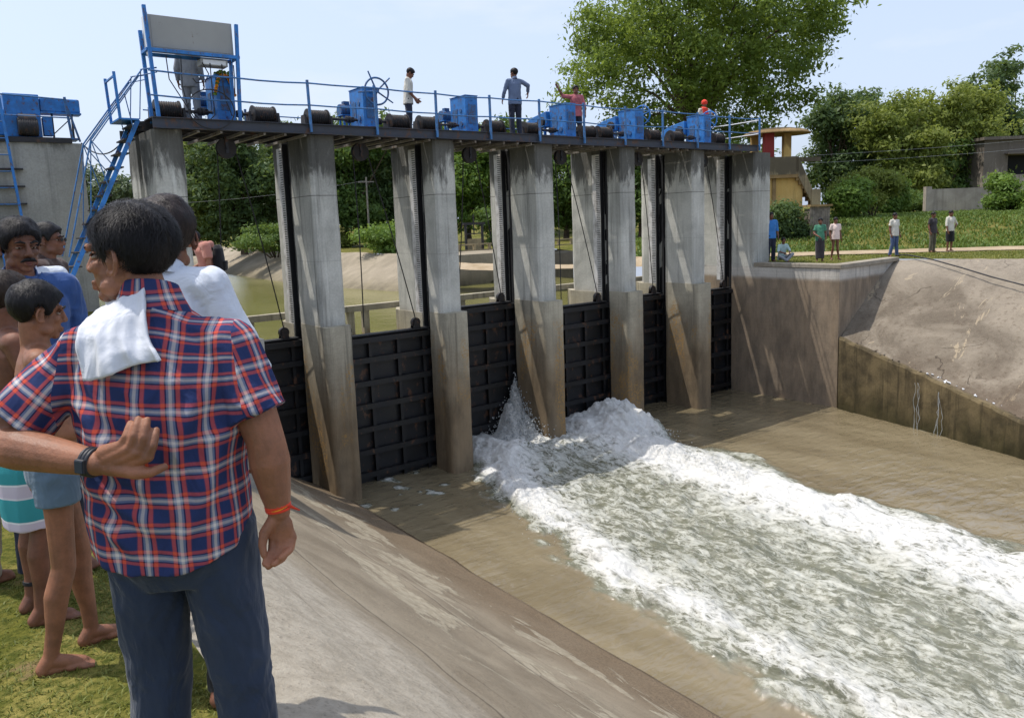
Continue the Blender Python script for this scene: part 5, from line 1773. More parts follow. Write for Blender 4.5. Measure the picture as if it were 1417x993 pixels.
def joints(H, sw=1.0):
    s = H / 1.73
    J = dict(hip=V(0, 0, .93), chest=V(0, .0, 1.27), neck=V(0, -.015, 1.475), head=V(0, .012, 1.615))
    for q, sg in (('L', -1), ('R', 1)):
        J['sh' + q] = V(sg * .178 * sw, -.01, 1.415); J['el' + q] = V(sg * .235 * sw, -.04, 1.125); J['wr' + q] = V(sg * .245 * sw, .05, .875)
        J['th' + q] = V(sg * .085, 0, .90); J['kn' + q] = V(sg * .095, .015, .485); J['an' + q] = V(sg * .10, -.03, .085)
    return {k: v * s for k, v in J.items()}


def trunk_rings(J, s, sw, belly=1.0, grow=0.0, z0=None, dep=1.0):
    """elliptic rings following hip -> chest -> neck"""
    hip, chest, neck = J['hip'], J['chest'], J['neck']
    yaxis = (J['shR'] - J['shL']); yaxis.z *= .4; xa = yaxis.normalized()
    fw = V(0, 0, 1).cross(xa).normalized()
    g = grow
    tab = [(hip - (chest - hip) * .28, .155, .105), (hip, .165 * belly, .112 * belly), (hip.lerp(chest, .42), .148 * belly, .108 * belly), (hip.lerp(chest, .75), .158 * sw, .112),
           (chest, .170 * sw, .112), (chest.lerp(neck, .40), .172 * sw, .102), (chest.lerp(neck, .66), .150 * sw, .085), (chest.lerp(neck, .86), .095 * sw, .066), (neck, .058, .056)]
    return [(c, xa * (a * s + g), fw * (b * s * dep + g)) for c, a, b in tab]


def person(label, loc, yaw, H=1.7, J=None, sw=1.0, skin='skin', shirt=None, sleeve=None, hem=.80, trousers=None, tlen=1.0, tw=1.0, skirt=None, hairm='hair', hyaw=0, hpitch=0, voxel=.02, face=True, strands=0, belly=1.0, detail=False, hands=None, shoes=None, moustache=False, glasses=False, group=None, vol=1.0, parts=None, shirtmesh=None, dep=1.0, hseed=0, footdir=None, under=False, armw=1.0, opencollar=False, slen=.026):
    t = thing('person', label, 'person', loc, -math.radians(yaw), group)
    s = H / 1.73
    j = joints(H, sw)
    for k, v in (J or {}).items(): j[k] = Vector(v)
    RH = Rz(-hyaw) @ Rx(hpitch)
    covered = under or shirt is not None
    # ---- body
    F = Fig()
    shr = -.016 if covered else 0
    F.loft(trunk_rings(j, s, sw, belly, shr, dep=dep))
    F.cone(j['neck'] - V(0, 0, .03 * s), .060 * s, j['head'] + RH @ V(0, -.025, -.05) * s, .053 * s)
    head(F, j['head'], RH, s, face)
    for q, sg in (('L', -1), ('R', 1)):
        a, b, c = j['sh' + q], j['el' + q], j['wr' + q]
        F.cone(j['neck'].lerp(a, .35) - V(0, 0, .03 * s), .058 * s + shr, a, .056 * s + shr)
        m = a.lerp(b, .45)
        F.cone(a, .054 * s + shr * .6, m, .050 * s + shr * .4).cone(m, .050 * s * armw + shr * .4, b, .039 * s * armw)
        f1 = b.lerp(c, .30)
        aw = s * armw
        F.cone(b, .039 * aw, f1, .042 * aw).cone(f1, .042 * aw, b.lerp(c, .72), .032 * aw).cone(b.lerp(c, .72), .032 * aw, c, .026 * s * (1 + (armw - 1) * .5))
        hs = (hands or {}).get(q)
        d0 = (c - b).normalized()
        if hs is None: hand(F, c, d0 * .9 + V(0, .15, -.25), V(-sg, .1, -.1), V(0, 1, .2), s, 28)
        elif callable(hs): hs(F)
        else: hand(F, c, *hs[0], s=s, **hs[1])
        k0, k1, k2 = j['th' + q], j['kn' + q], j['an' + q]
        lw = -.012 if trousers else 0
        F.cone(k0, .083 * s + lw, k0.lerp(k1, .5), .070 * s + lw).cone(k0.lerp(k1, .5), .070 * s + lw, k1, .050 * s)
        F.cone(k1, .050 * s, k1.lerp(k2, .32) - V(0, .012 * s, 0), .052 * s).cone(k1.lerp(k2, .32) - V(0, .012 * s, 0), .052 * s, k1.lerp(k2, .72), .036 * s).cone(k1.lerp(k2, .72), .036 * s, k2, .032 * s)
        fd = Vector(footdir[q]).normalized() if footdir else V(sg * .18, 1, 0).normalized()
        sd = fd.cross(V(0, 0, 1))
        g = V(k2.x, k2.y, k2.z - .085 * s)
        F.cone(g - fd * .035 * s + V(0, 0, .034 * s), .032 * s, k2, .033 * s)
        F.cone(k2 - V(0, 0, .02 * s), .032 * s, g + fd * .12 * s + V(0, 0, .028 * s), .026 * s)
        F.cone(g - fd * .03 * s + V(0, 0, .026 * s), .027 * s, g + fd * .125 * s + V(0, 0, .020 * s), .022 * s)
        for o in (-.028, -.010, .008, .024):
            F.cone(g + fd * .07 * s + sd * o * .7 * s + V(0, 0, .02 * s), .018 * s, g + fd * .135 * s + sd * o * s + V(0, 0, .016 * s), .015 * s)
        if detail:
            for i, (o, L) in enumerate(((-.033, .165), (-.013, .168), (.003, .162), (.018, .152), (.031, .140))):
                o *= -sg
                F.cone(g + fd * .125 * s + sd * o * s + V(0, 0, .014 * s), .0125 * s, g + fd * L * s + sd * o * s * 1.08 + V(0, 0, .011 * s), (.0125 if i == 0 else .009) * s)
    me = F.mesh('body', voxel, 2)
    body = link('body', me, M[skin], t)
    # ---- trousers / skirt
    if trousers:
        F = Fig()
        xa = (j['thR'] - j['thL']).normalized(); fw = V(0, 0, 1).cross(xa).normalized()
        top = j['hip'].lerp(j['chest'], .22)
        cr = (j['thL'] + j['thR']) / 2 - V(0, 0, .02 * s)
        F.loft([(cr - V(0, 0, .06 * s), xa * .135 * s, fw * .095 * s * dep), (cr, xa * .172 * s * belly, fw * .118 * s * dep), (j['hip'] + V(0, 0, .02), xa * .172 * s * belly, fw * .120 * s * belly * dep), (top, xa * .158 * s * belly, fw * .118 * s * belly * dep)])
        for q in 'LR':
            k0, k1, k2 = j['th' + q], j['kn' + q], j['an' + q]
            if tlen >= .95:
                e = k2 + V(0, 0, -.035 * s)
                F.cone(k0, .095 * s * tw, k0.lerp(k1, .55), .085 * s * tw, n=20).cone(k0.lerp(k1, .55), .085 * s * tw, k1, .072 * s * tw, n=20)
                F.cone(k1, .072 * s * tw, e, .066 * s * tw, e1='f', n=20)
            else:
                e = k0.lerp(k1, tlen) if tlen <= .5 else k1.lerp(k2, (tlen - .5) * 2)
                F.cone(k0, .094 * s * tw, e, .088 * s * tw, e1='f', n=20)
        me = F.mesh('trousers', max(voxel, .006), 3)
        wrinkle(me, .010 * s if voxel < .015 else .012, (11, 11, 7), 31 + hseed)
        link('trousers' if tlen > .5 else 'shorts', me, M[trousers], t)
    if skirt:
        F = Fig(); z0, mat = skirt
        h = j['hip']; c0 = h.lerp(j['chest'], .2)
        F.loft([(V(h.x, h.y + .01, z0 * s), V(.17, 0, 0) * s, V(0, .13, 0) * s), (V(h.x, h.y, (z0 + .3) * s), V(.185, 0, 0) * s, V(0, .14, 0) * s), (h - V(0, 0, .03), V(.178, 0, 0) * s, V(0, .128, 0) * s), (c0, V(.155, 0, 0) * s, V(0, .112, 0) * s)])
        me = F.mesh('wrap', max(voxel, .006), 3); wrinkle(me, .014, (9, 9, 1.5), 77)
        link('wrap', me, M[mat], t)
    # ---- shirt
    if shirt:
        F = Fig()
        rr = trunk_rings(j, s, sw, belly, .006, dep=dep)
        hz = hem * .93 * s + 0
        c0, a0, b0 = rr[0]
        hipc = j['hip']
        drop = (hipc - (j['chest'] - hipc).normalized() * (1 - hem) * .55 * s)
        rr[0] = (drop, a0 * 1.12, b0 * 1.16); rr[1] = (rr[1][0], rr[1][1] * 1.05, rr[1][2] * 1.06); rr[2] = (rr[2][0], rr[2][1] * 1.08, rr[2][2] * 1.06)
        F.loft(rr)
        for q, sg in (('L', -1), ('R', 1)):
            a, b, c = j['sh' + q], j['el' + q], j['wr' + q]
            F.cone(j['neck'].lerp(a, .35) - V(0, 0, .03 * s), .063 * s, a, .064 * s)
            if sleeve == 'short':
                e = a.lerp(b, .66); F.cone(a, .066 * s, e, .069 * s, e1='f')
            else:
                e = b.lerp(c, .86 if sleeve == 'long' else .25)
                F.cone(a, .064 * s, b, .054 * s); F.cone(b, .054 * s, e, .042 * s if sleeve == 'long' else .05 * s, e1='f')
        me = F.mesh('shirt', max(voxel, .0055), 3)
        wrinkle(me, .012 * s, (9, 9, 6), 11 + hseed)
        sh = link('shirt', me, M[shirt], t)
        n0 = j['neck']
        m = MB(); nn = 30; g = 2 if opencollar else 0
        vs = []; prof = ((-.020, .080), (.004, .071), (.026, .066), (.030, .062), (.006, .059))
        ks = [x for x in range(nn + 1)]
        for zz, rad in prof:
            for k in ks:
                a = PI / 2 + .16 + (2 * PI - .32) * k / nn
                fr = max(0, math.sin(a)) ** 1.5
                vs.append(n0 + V(rad * s * 1.06 * math.cos(a) * (1 - .10 * fr), (rad * math.sin(a) * (1 + .25 * fr) - .004) * s, (zz - .030 * math.sin(a) - .030 * fr) * s))
        fs = [(i * (nn + 1) + k, i * (nn + 1) + k + 1, (i + 1) * (nn + 1) + k + 1, (i + 1) * (nn + 1) + k) for i in range(4) for k in range(nn)]
        m.add(vs, fs, True); m.build('collar', M[shirt], sh)
        if opencollar:
            for sg in (-1, 1):
                MB().extr([n0 + V(sg * .012, .082, -.062) * s, n0 + V(sg * .078, .030, .012) * s, n0 + V(sg * .092, .055, -.028) * s, n0 + V(sg * .058, .112, -.085) * s], V(0, .008, .004)).build('collar_flap', M[shirt], sh, bevel=.002)
            MB().extr([n0 + V(-.045, .062, -.030) * s, n0 + V(.045, .062, -.030) * s, n0 + V(.004, .122, -.125) * s, n0 + V(-.004, .122, -.125) * s], V(0, .006, .003)).build('undershirt', M['white_shirt'], t)
            MB().extr([n0 + V(-.014, .120, -.12) * s, n0 + V(.014, .120, -.12) * s, n0 + V(.014, .142, -.5) * s, n0 + V(-.014, .142, -.5) * s], V(0, .006, .002)).build('button_placket', M[shirt], sh)
    hair(t, j['head'], RH, s, hairm, hseed, strands, slen, vol=vol, res=3 if voxel < .012 else 1)
    if face and voxel < .015: face_parts(t, j['head'], RH, s, moustache, glasses)
    t['_'] = 0; del t['_']
    return t, j, RH, s


# =================================================================== the man in the plaid shirt
PX = dict(hip=(.030, -.075, .90), chest=(.018, -.065, 1.235), neck=(.010, -.055, 1.475), head=(-.045, -.035, 1.630),
          shL=(-.178, -.070, 1.405), shR=(.208, -.075, 1.395), elL=(-.375, -.155, 1.190), wrL=(-.062, -.262, 1.157), elR=(.283, -.110, 1.150), wrR=(.302, -.112, .965),
          thL=(-.062, -.075, .87), thR=(.125, -.075, .87), knL=(-.062, -.07, .47), knR=(.160, -.075, .47), anL=(-.10, -.10, .085), anR=(.185, -.10, .085))


def plaid_left_hand(F):
    w = V(-.062, -.262, 1.157)
    kn = [V(.004, -.284, 1.203), V(.025, -.292, 1.198), V(.046, -.294, 1.189), V(.065, -.291, 1.176)]    # little .. index
    tp = [V(.022, -.266, 1.250), V(.042, -.270, 1.260), V(.062, -.270, 1.257), V(.080, -.270, 1.232)]
    bz = [V(-.042, -.268, 1.186), V(-.032, -.272, 1.172), V(-.026, -.272, 1.158), V(-.026, -.270, 1.146)]
    for k, e, b in zip(kn, tp, bz):
        F.cone(w.lerp(b, .9), .020, k, .0135)
        m = k.lerp(e, .52) + V(.006, -.012, -.002); m2 = k.lerp(e, .82) + V(.003, -.006, .0)
        F.cone(k, .0122, m, .0108).cone(m, .0108, m2, .0100).cone(m2, .0100, e, .0086)
    F.ell(V(.004, -.276, 1.172), (.058, .019, .036), Matrix.Rotation(-.5, 3, 'Y'))
    b = V(-.012, -.276, 1.148); m1 = V(.032, -.290, 1.138); m2 = V(.066, -.290, 1.138); m3 = V(.093, -.278, 1.146)
    F.cone(V(-.04, -.268, 1.15), .021, b, .021).cone(b, .020, m1, .0155).cone(m1, .0155, m2, .0122).cone(m2, .0122, m3, .0094)


def plaid_right_hand(F):
    w = V(.302, -.112, .965)
    kn = [V(.283, -.120, .893), V(.300, -.122, .884), V(.317, -.120, .884), V(.331, -.114, .892)]   # index .. little
    ends = [(V(.279, -.140, .862), V(.271, -.166, .848)), (V(.293, -.146, .847), V(.281, -.172, .842)), (V(.311, -.148, .851), V(.297, -.176, .850)), (V(.327, -.142, .868), V(.313, -.168, .862))]
    for k, (a, b) in zip(kn, ends):
        F.cone(w.lerp(k, .15), .0175, k, .0125)
        F.cone(k, .0112, k.lerp(a, .6) + V(0, .002, -.008), .0104).cone(k.lerp(a, .6) + V(0, .002, -.008), .0104, a, .0096).cone(a, .0096, b, .0084)
    F.ell(V(.307, -.119, .922), (.032, .015, .044))
    b = V(.290, -.124, .945); m1 = V(.268, -.140, .918); m2 = V(.264, -.150, .892); m3 = V(.268, -.158, .868)
    F.cone(w + V(-.008, -.005, -.008), .0165, b, .0175).cone(b, .0175, m1, .0135).cone(m1, .0135, m2, .0108).cone(m2, .0108, m3, .0086)


t, j, RH, s = person('big man in red and navy plaid shirt, one hand behind his back', (-6.18, -13.1, 4.262), 35, 1.755, PX, sw=1.12, skin='skin', voxel=.0036, hyaw=-80, hpitch=2, armw=1.22,
                     hands=dict(L=plaid_left_hand, R=plaid_right_hand), trousers='trousers_navy', tw=1.05, strands=20000, slen=.028, belly=1.10, dep=1.05, vol=.9, hseed=3, under=True)
PLAID = t
# his shirt is cut separately so that the weave follows trunk and sleeves
F = Fig()
xa = V(1, -.02, 0).normalized(); fw = V(0.02, 1, 0).normalized()
TR = [((.022, -.085, .862), .192, .145), ((.022, -.082, .93), .200, .150), ((.020, -.080, 1.03), .203, .152), ((.018, -.075, 1.14), .207, .150), ((.014, -.070, 1.25), .214, .146), ((.010, -.066, 1.34), .214, .132), ((.008, -.060, 1.402), .186, .114), ((.008, -.056, 1.448), .140, .094), ((.008, -.052, 1.490), .098, .078), ((.008, -.050, 1.518), .076, .068)]
F.loft([(Vector(c), xa * a, fw * b) for c, a, b in TR], n=36, p=2.25)
SL = dict(L=(V(-.165, -.070, 1.398), V(-.310, -.128, 1.232)), R=(V(.200, -.075, 1.392), V(.270, -.104, 1.218)))
nk = V(.008, -.056, 1.468)
for q in 'LR':
    a, b = SL[q]
    F.cone(nk.lerp(a, .40) - V(0, 0, .018), .064, a, .068, n=20)
    F.cone(a, .072, a.lerp(b, .5), .076, n=22); F.cone(a.lerp(b, .5), .076, b, .082, e1='f', n=22)
me = F.mesh('shirt', .0052, 3)
P = coords(me)
# curved shirt tail: pull the hem up at the sides
low = sstep(1.02, .862, P[:, 2]) * (np.abs(P[:, 0] - .02) < .24)
ang = np.abs(P[:, 0] - .022) / .20
P[:, 2] += low * (-.008 * (1 - ang ** 2) + .045 * ang ** 3)
me.vertices.foreach_set('co', P.astype(np.float32).ravel()); me.update()
wrinkle(me, .017, (7, 7, 4.0), 5, .65)
P = coords(me)
# a few long soft folds fanning from the bent arm and the shoulder blades
Nn = normals(me)
fold = np.zeros(len(P))
for (x0, z0, x1, z1, wd, am) in ((-.17, 1.30, -.02, 1.12, .018, .010), (-.18, 1.24, .03, 1.06, .02, .010), (.17, 1.32, .06, 1.10, .02, .010), (.20, 1.22, .12, .95, .02, .009), (-.14, 1.10, .04, .98, .018, .009), (.0, 1.30, .03, 1.02, .022, .007), (-.12, 1.02, .0, .90, .018, .008)):
    a = np.array([x0, z0]); b = np.array([x1, z1]); d = b - a; L2 = d @ d
    q = P[:, [0, 2]]; u = np.clip(((q - a) @ d) / L2, 0, 1); dist = np.linalg.norm(q - a - u[:, None] * d, axis=1)
    fold += am * (np.exp(-(dist / wd) ** 2) - .6 * np.exp(-((dist - wd * 1.9) / wd) ** 2)) * np.sin(PI * np.clip(u, .02, .98)) ** .6
P = P + Nn * (fold * (P[:, 1] < -.06))[:, None]
me.vertices.foreach_set('co', P.astype(np.float32).ravel()); me.update()
PLN = {}
bm = bmesh.new(); bm.from_mesh(me)
for q, sg in (('L', -1), ('R', 1)):
    a, b = SL[q]; d = (b - a).normalized()
    PLN[q] = (V(-.196 if sg < 0 else .232, 0, 1.38), V(sg, 0, .14).normalized())
    bmesh.ops.bisect_plane(bm, geom=bm.verts[:] + bm.edges[:] + bm.faces[:], dist=.0004, plane_co=PLN[q][0], plane_no=PLN[q][1])
bm.to_mesh(me); bm.free(); me.update(); P = coords(me)
uvl = me.uv_layers.new(name='weave')
vi = np.empty(len(me.loops), np.int32); me.loops.foreach_get('vertex_index', vi)
uv = np.zeros((len(P), 2)); issl = np.zeros(len(P), int)
zc = np.array([c[2] for c, a, b in TR]); ta = np.interp(P[:, 2], zc, [a for c, a, b in TR]); tb = np.interp(P[:, 2], zc, [b for c, a, b in TR])
phi = np.arctan2((P[:, 0] - .018) / ta, -(P[:, 1] + .075) / tb)
hi_ = sstep(1.20, 1.36, P[:, 2])
uv[:, 0] = (phi * .200) * (1 - hi_) + (P[:, 0] - .018) * 1.0 * hi_ + .040
uv[:, 1] = P[:, 2] + .012 * np.sin(P[:, 0] * 9) + .95 * (P[:, 1] + .19) * sstep(1.30, 1.42, P[:, 2])
UVS = [uv]
for k, q in enumerate('LR'):
    a, b = [np.array(v) for v in SL[q]]
    d = b - a; L = np.linalg.norm(d); d = d / L
    tpar = (P - a) @ d; rad = P - a - tpar[:, None] * d
    r_ = np.linalg.norm(rad, axis=1)
    e1 = np.array([0, -1, 0.]) - d * (-d[1]); e1 /= np.linalg.norm(e1); e2 = np.cross(d, e1)
    an = np.arctan2(rad @ e2, rad @ e1)
    UVS.append(np.stack([an * .078 + .052, tpar + .03], 1))
# one class per polygon so that no face straddles the armhole seam
ls = np.empty(len(me.polygons), np.int32); me.polygons.foreach_get('loop_start', ls)
lt = np.empty(len(me.polygons), np.int32); me.polygons.foreach_get('loop_total', lt)
pc = np.empty(len(me.polygons) * 3, np.float32); me.polygons.foreach_get('center', pc); pc = pc.reshape(-1, 3)
pcls = np.zeros(len(pc), int)
for k, q in enumerate('LR'):
    co, no = PLN[q]
    a_, b_ = [np.array(v) for v in SL[q]]; d_ = (b_ - a_) / np.linalg.norm(b_ - a_)
    tp_ = (pc - a_) @ d_; rr_ = np.linalg.norm(pc - a_ - tp_[:, None] * d_, axis=1)
    pcls[((pc - np.array(co)) @ np.array(no) > 0) & (rr_ < .12)] = k + 1
ll = np.zeros((len(vi), 2))
lp = np.repeat(np.arange(len(pc)), lt)
for c in (0, 1, 2):
    mk = pcls[lp] == c; ll[mk] = UVS[c][vi[mk]]
for st, n_ in zip(ls, lt):
    if ll[st:st + n_, 0].max() - ll[st:st + n_, 0].min() > .2: ll[st:st + n_] = ll[st]
uvl.data.foreach_set('uv', ll.astype(np.float32).ravel())
SH = link('shirt', me, M['plaid'], t)
def uvmap(o, fn):
    me = o.data; u = me.uv_layers.new(name='weave')
    vi = np.empty(len(me.loops), np.int32); me.loops.foreach_get('vertex_index', vi)
    u.data.foreach_set('uv', np.array([fn(p) for p in coords(me)])[vi].astype(np.float32).ravel())
m = MB(); nn = 40; vs = []
for zz, ra, rb in ((-.030, .098, .088), (-.012, .091, .080), (.012, .080, .070), (.036, .072, .064), (.044, .069, .061), (.040, .064, .056), (.0, .062, .054)):
    for k in range(nn):
        a = 2 * PI * k / nn
        vs.append(V(.006 + ra * math.cos(a), -.046 + rb * math.sin(a), 1.510 + zz - .022 * math.sin(a)))
m.add(vs, [(i * nn + k, i * nn + (k + 1) % nn, (i + 1) * nn + (k + 1) % nn, (i + 1) * nn + k) for i in range(6) for k in range(nn)], True)
c = m.build('collar', M['plaid'], SH); uvmap(c, lambda p: (math.atan2(p[0], -(p[1] + .05)) * .085 + .03, p[2] * 1.0 + .035))
# watch and thread bracelet
wd = V(.325, -.105, -.03).normalized(); wc = V(-.082, -.254, 1.159)
m = MB(); m.ring(wc, .0305, .0055, wd, 26, 6); m.ring(wc + wd * .009, .0305, .0055, wd, 26, 6); m.ring(wc - wd * .009, .0305, .0055, wd, 26, 6)
W = m.build('wristwatch', M['watch'], t)
ax = wd; up = V(0, 0, 1); up = (up - ax * up.dot(ax)).normalized(); out = ax.cross(up); out = out if out.y < 0 else -out
Mx = Matrix((ax, up, out)).transposed()
MB().box(wc + out * .035, (.026, .034, .010), M=Mx).build('watch_case', M['watch'], W, bevel=.003)
MB().box(wc + out * .0408, (.021, .028, .002), M=Mx).build('watch_face', M['watchglass'], W)
bd = (V(.302, -.112, .965) - V(.283, -.110, 1.150)).normalized(); bc = V(.3005, -.1118, .978)
m = MB()
for i in range(5): m.ring(bc + bd * (.004 * i - .008) , .0300 + .0008 * (i % 2), .0032, bd + V(.05 * (i % 3 - 1), .06 * (i % 2), 0), 24, 6)
for i in range(4): m.tube([bc + V(.028, -.01, 0), bc + V(.042 + .004 * i, -.016 + .006 * i, .004 - .006 * i)], .002, 5)
m.build('thread_bracelet', M['thread'], t)
m = MB(); m.ring(bc, .0312, .0022, bd + V(.12, .1, 0), 24, 6); m.build('yellow_thread', M['marigold'], t)

# the white cloth over his shoulder
def cloth():
    """hangs from the front of the shoulder over its top and down the back"""
    rows = []
    L = [(-.135, .045, 1.40, -.060), (-.130, .015, 1.438, -.06), (-.125, -.03, 1.462, -.055), (-.118, -.09, 1.458, -.05), (-.110, -.140, 1.425, -.046)]
    nU, nV = 34, 46
    vs = np.zeros((nV, nU, 3))
    # centre line of the drape (local to the man): front edge -> shoulder top -> back
    cl = np.array([(-.085, .060, 1.42), (-.078, .020, 1.490), (-.066, -.040, 1.534), (-.056, -.112, 1.522), (-.046, -.165, 1.485), (-.036, -.198, 1.445), (-.024, -.218, 1.405), (-.012, -.228, 1.365)])
    wl = np.array([.070, .070, .072, .074, .078, .081, .085, .090])
    tv = np.linspace(0, 1, nV); tc = np.linspace(0, 1, len(cl))
    for i, u in enumerate(tv):
        c = [np.interp(u, tc, cl[:, k]) for k in range(3)]; w = np.interp(u, tc, wl)
        for k in range(nU):
            q = k / (nU - 1) * 2 - 1
            fold = .75 * (.012 * math.sin(q * 4.2 + u * 2.4) + .007 * math.sin(q * 9 + 1.2 - u * 4) + .004 * math.sin(q * 17 + u * 9))
            x = c[0] + q * w; 
            # follow the round of the back and the slope of the shoulder
            y = c[1] + (.9 * (q * w + .02) ** 2 * (1 if u > .5 else .2)) - fold * (u > .35) * min(1, (u - .35) * 3)
            z = c[2] + fold * .2 * (u < .5) + (.55 * q * w) * (1 - sstep(.35, .75, u)) * sstep(.0, .35, u) + (.018 * q + .006 * math.sin(q * 3.1)) * sstep(.7, 1, u)
            vs[i, k] = (x, y, z)
    return vs
cv = cloth(); nV, nU = cv.shape[:2]
B_ = cv.reshape(-1, 3); B_ = B_ + np.stack([0 * B_[:, 0], fbm(B_ * 22, 3, 9) * .006, fbm(B_ * 18, 3, 4) * .004], 1)
Rw = np.array(Matrix.Rotation(-math.radians(35), 3, 'Z'))
t2 = thing('cloth', 'white cotton cloth thrown over the left shoulder of the plaid shirt', 'cloth', (-6.18, -13.1, 4.262), -math.radians(35))
me_o = np_mesh('cloth_sheet', B_, grid_faces(nV, nU), M['white_cloth'], t2, smooth=True)
bm = bmesh.new(); bm.from_mesh(me_o.data); bmesh.ops.solidify(bm, geom=bm.faces[:], thickness=.010); bm.to_mesh(me_o.data); bm.free()
me_o.data.polygons.foreach_set('use_smooth', np.ones(len(me_o.data.polygons), bool))
# remove the generic shirt-less gap: nothing to do for the plaid man; now the rest of the near group
def hang(sg, back=0): return ((V(0, .05 + back, -1), V(-sg, .1, 0), V(0, 1, 0)), dict(curl=26))

person('man in white shirt and black trousers just beyond the plaid shirted man', (-6.01, -12.41, 4.24), 40, 1.86, dict(head=(.0, .075, 1.69), neck=(0, .03, 1.575), elR=(.30, .0, 1.24), wrR=(.285, .03, .99), shL=(-.145, .03, 1.50), elL=(-.15, .16, 1.26), wrL=(-.02, .30, 1.14)), sw=.96,
       skin='skin_dark', shirt='white_shirt', sleeve='long', hem=.84, trousers='black_cloth', tw=.80, hairm='hair_red', hyaw=-22, voxel=.0075, strands=2600, vol=1.1, belly=1.05, hseed=12)
person('person in dusty pink shirt on the platform, head hidden behind the white shirted man', (-3.22, -3.30, 4.35), -65, 1.72, dict(head=(0, .21, 1.50), neck=(0, .13, 1.42), chest=(0, .04, 1.25), elR=(.22, .10, 1.14), wrR=(.20, .30, 1.05)), shirt='pink_shirt', sleeve='short', trousers='dark_trousers', skin='skin', voxel=.012, hseed=22)
tb = thing('backpack', 'black bag on the back of the person in dusty pink', 'bag', (-3.10, -3.39, 5.54), math.radians(65))
F = Fig(); F.loft([((0, 0, -.20), V(.13, 0, 0), V(0, .07, 0)), ((0, 0, 0), V(.15, 0, 0), V(0, .085, 0)), ((0, 0, .16), V(.13, 0, 0), V(0, .07, 0)), ((0, 0, .22), V(.08, 0, 0), V(0, .04, 0))])
link('bag_body', F.mesh('bag_body', .01, 3), M['black_cloth'], tb)
F = Fig(); F.loft([((0, -.085, -.16), V(.09, 0, 0), V(0, .03, 0)), ((0, -.09, -.02), V(.10, 0, 0), V(0, .035, 0))]); link('pocket', F.mesh('pocket', .01, 3), M['black_cloth'], tb)
m = MB()
for s_ in (-1, 1): m.tube([(s_ * .08, .06, .18), (s_ * .09, .14, .10), (s_ * .10, .16, -.05), (s_ * .11, .06, -.18)], .014, 6)
m.build('strap', M['black_cloth'], tb)

person('man with a moustache and blue shirt over a pale undershirt, facing the camera', (-6.27, -10.85, 4.26), 168, 1.77, sw=1.05, skin='skin_dark', shirt='blue_shirt', sleeve='long', trousers='dark_trousers', voxel=.0055, strands=6000, hyaw=-4, hpitch=-6, moustache=True, hseed=31, vol=1.05, opencollar=True)
person('man in sunglasses and dark brown shirt looking right, behind the moustached man', (-5.90, -8.75, 4.38), 118, 1.66, sw=1.0, skin='skin_dark', shirt='brown_vest', sleeve='half', trousers='dark_trousers', voxel=.009, strands=700, glasses=True, hseed=41)
person('person in white shirt directly behind the moustached man, head hidden', (-6.13, -9.55, 4.38), 165, 1.62, sw=1.12, skin='skin_dark', shirt='white_shirt', sleeve='half', trousers='grey_trousers', voxel=.010, strands=0, hseed=43)
person('bare chested boy in wet grey-blue shorts, nearest boy on the left', (-6.325, -11.79, 4.245), 96, 1.52, dict(elR=(.215, .05, .98), wrR=(.13, .22, .98), elL=(-.215, .05, .98), wrL=(-.12, .22, 1.0), anL=(-.075, .06, .073), knL=(-.08, .05, .42), anR=(.09, -.09, .073), knR=(.085, -.01, .42)), sw=.86,
       skin='skin', trousers='shorts', tlen=.30, tw=1.02, voxel=.0050, strands=2600, detail=True, hyaw=-12, hpitch=-8, hseed=51, vol=1.0, footdir=dict(L=(-.25, 1, 0), R=(.05, 1, 0)))
t, j, RH, s = person('bare chested boy wrapped in a turquoise and white striped towel, behind the boy in shorts', (-6.385, -11.30, 4.245), 84, 1.55, dict(elR=(.215, .06, 1.0), wrR=(.10, .22, 1.05), elL=(-.215, .06, 1.0), wrL=(-.1, .22, 1.06)), sw=.86,
       skin='skin_dark', skirt=(.50, 'striped'), voxel=.0062, strands=1800, detail=True, hairm='hair_brown', hyaw=-20, hpitch=-6, hseed=61)
m = MB(); a = j['anL'] + V(0, .008, .06)
for i in range(3): m.ring(a + V(0, 0, .006 * i), .037 * s, .004, (0, .1, 1), 20, 5)
m.build('anklet', M['rubber'], t)
person('person in loose khaki trousers cut off by the left edge', (-6.60, -10.66, 4.25), 70, 1.70, shirt='cream_shirt', sleeve='long', trousers='khaki', tw=1.35, voxel=.010, hseed=71)

# ------------------------------------------------------------------- people on the walkway
person('man in grey clothes standing behind the control panel, head hidden by it', (-1.93, 1.35, 8.06), 30, 1.70, shirt='grey_trousers', sleeve='long', hem=.7, trousers='grey_trousers', tw=1.0, voxel=.013, hseed=81)
person('man in cream shirt looking down on the walkway, right of the handwheel hoist', (3.33, 1.85, 8.06), 118, 1.66, dict(head=(0, .085, 1.53), neck=(0, .04, 1.40), chest=(0, .02, 1.22), elR=(.22, .02, 1.10), wrR=(.20, .16, .90), elL=(-.22, .05, 1.10), wrL=(-.16, .22, .95)), shirt='cream_shirt', sleeve='half', hem=.82, trousers='dark_trousers', voxel=.012, hpitch=-38, skin='skin_dark', hseed=82)
person('man in slate blue shirt on the walkway, elbows out, back turned', (5.93, .95, 8.06), 18, 1.71, dict(elR=(.36, -.02, 1.30), wrR=(.40, .10, 1.13), elL=(-.26, .03, 1.16), wrL=(-.27, .16, .98)), shirt='slate_shirt', sleeve='long', hem=.82, trousers='dark_trousers', voxel=.012, skin='skin_dark', hyaw=-30, hseed=83)
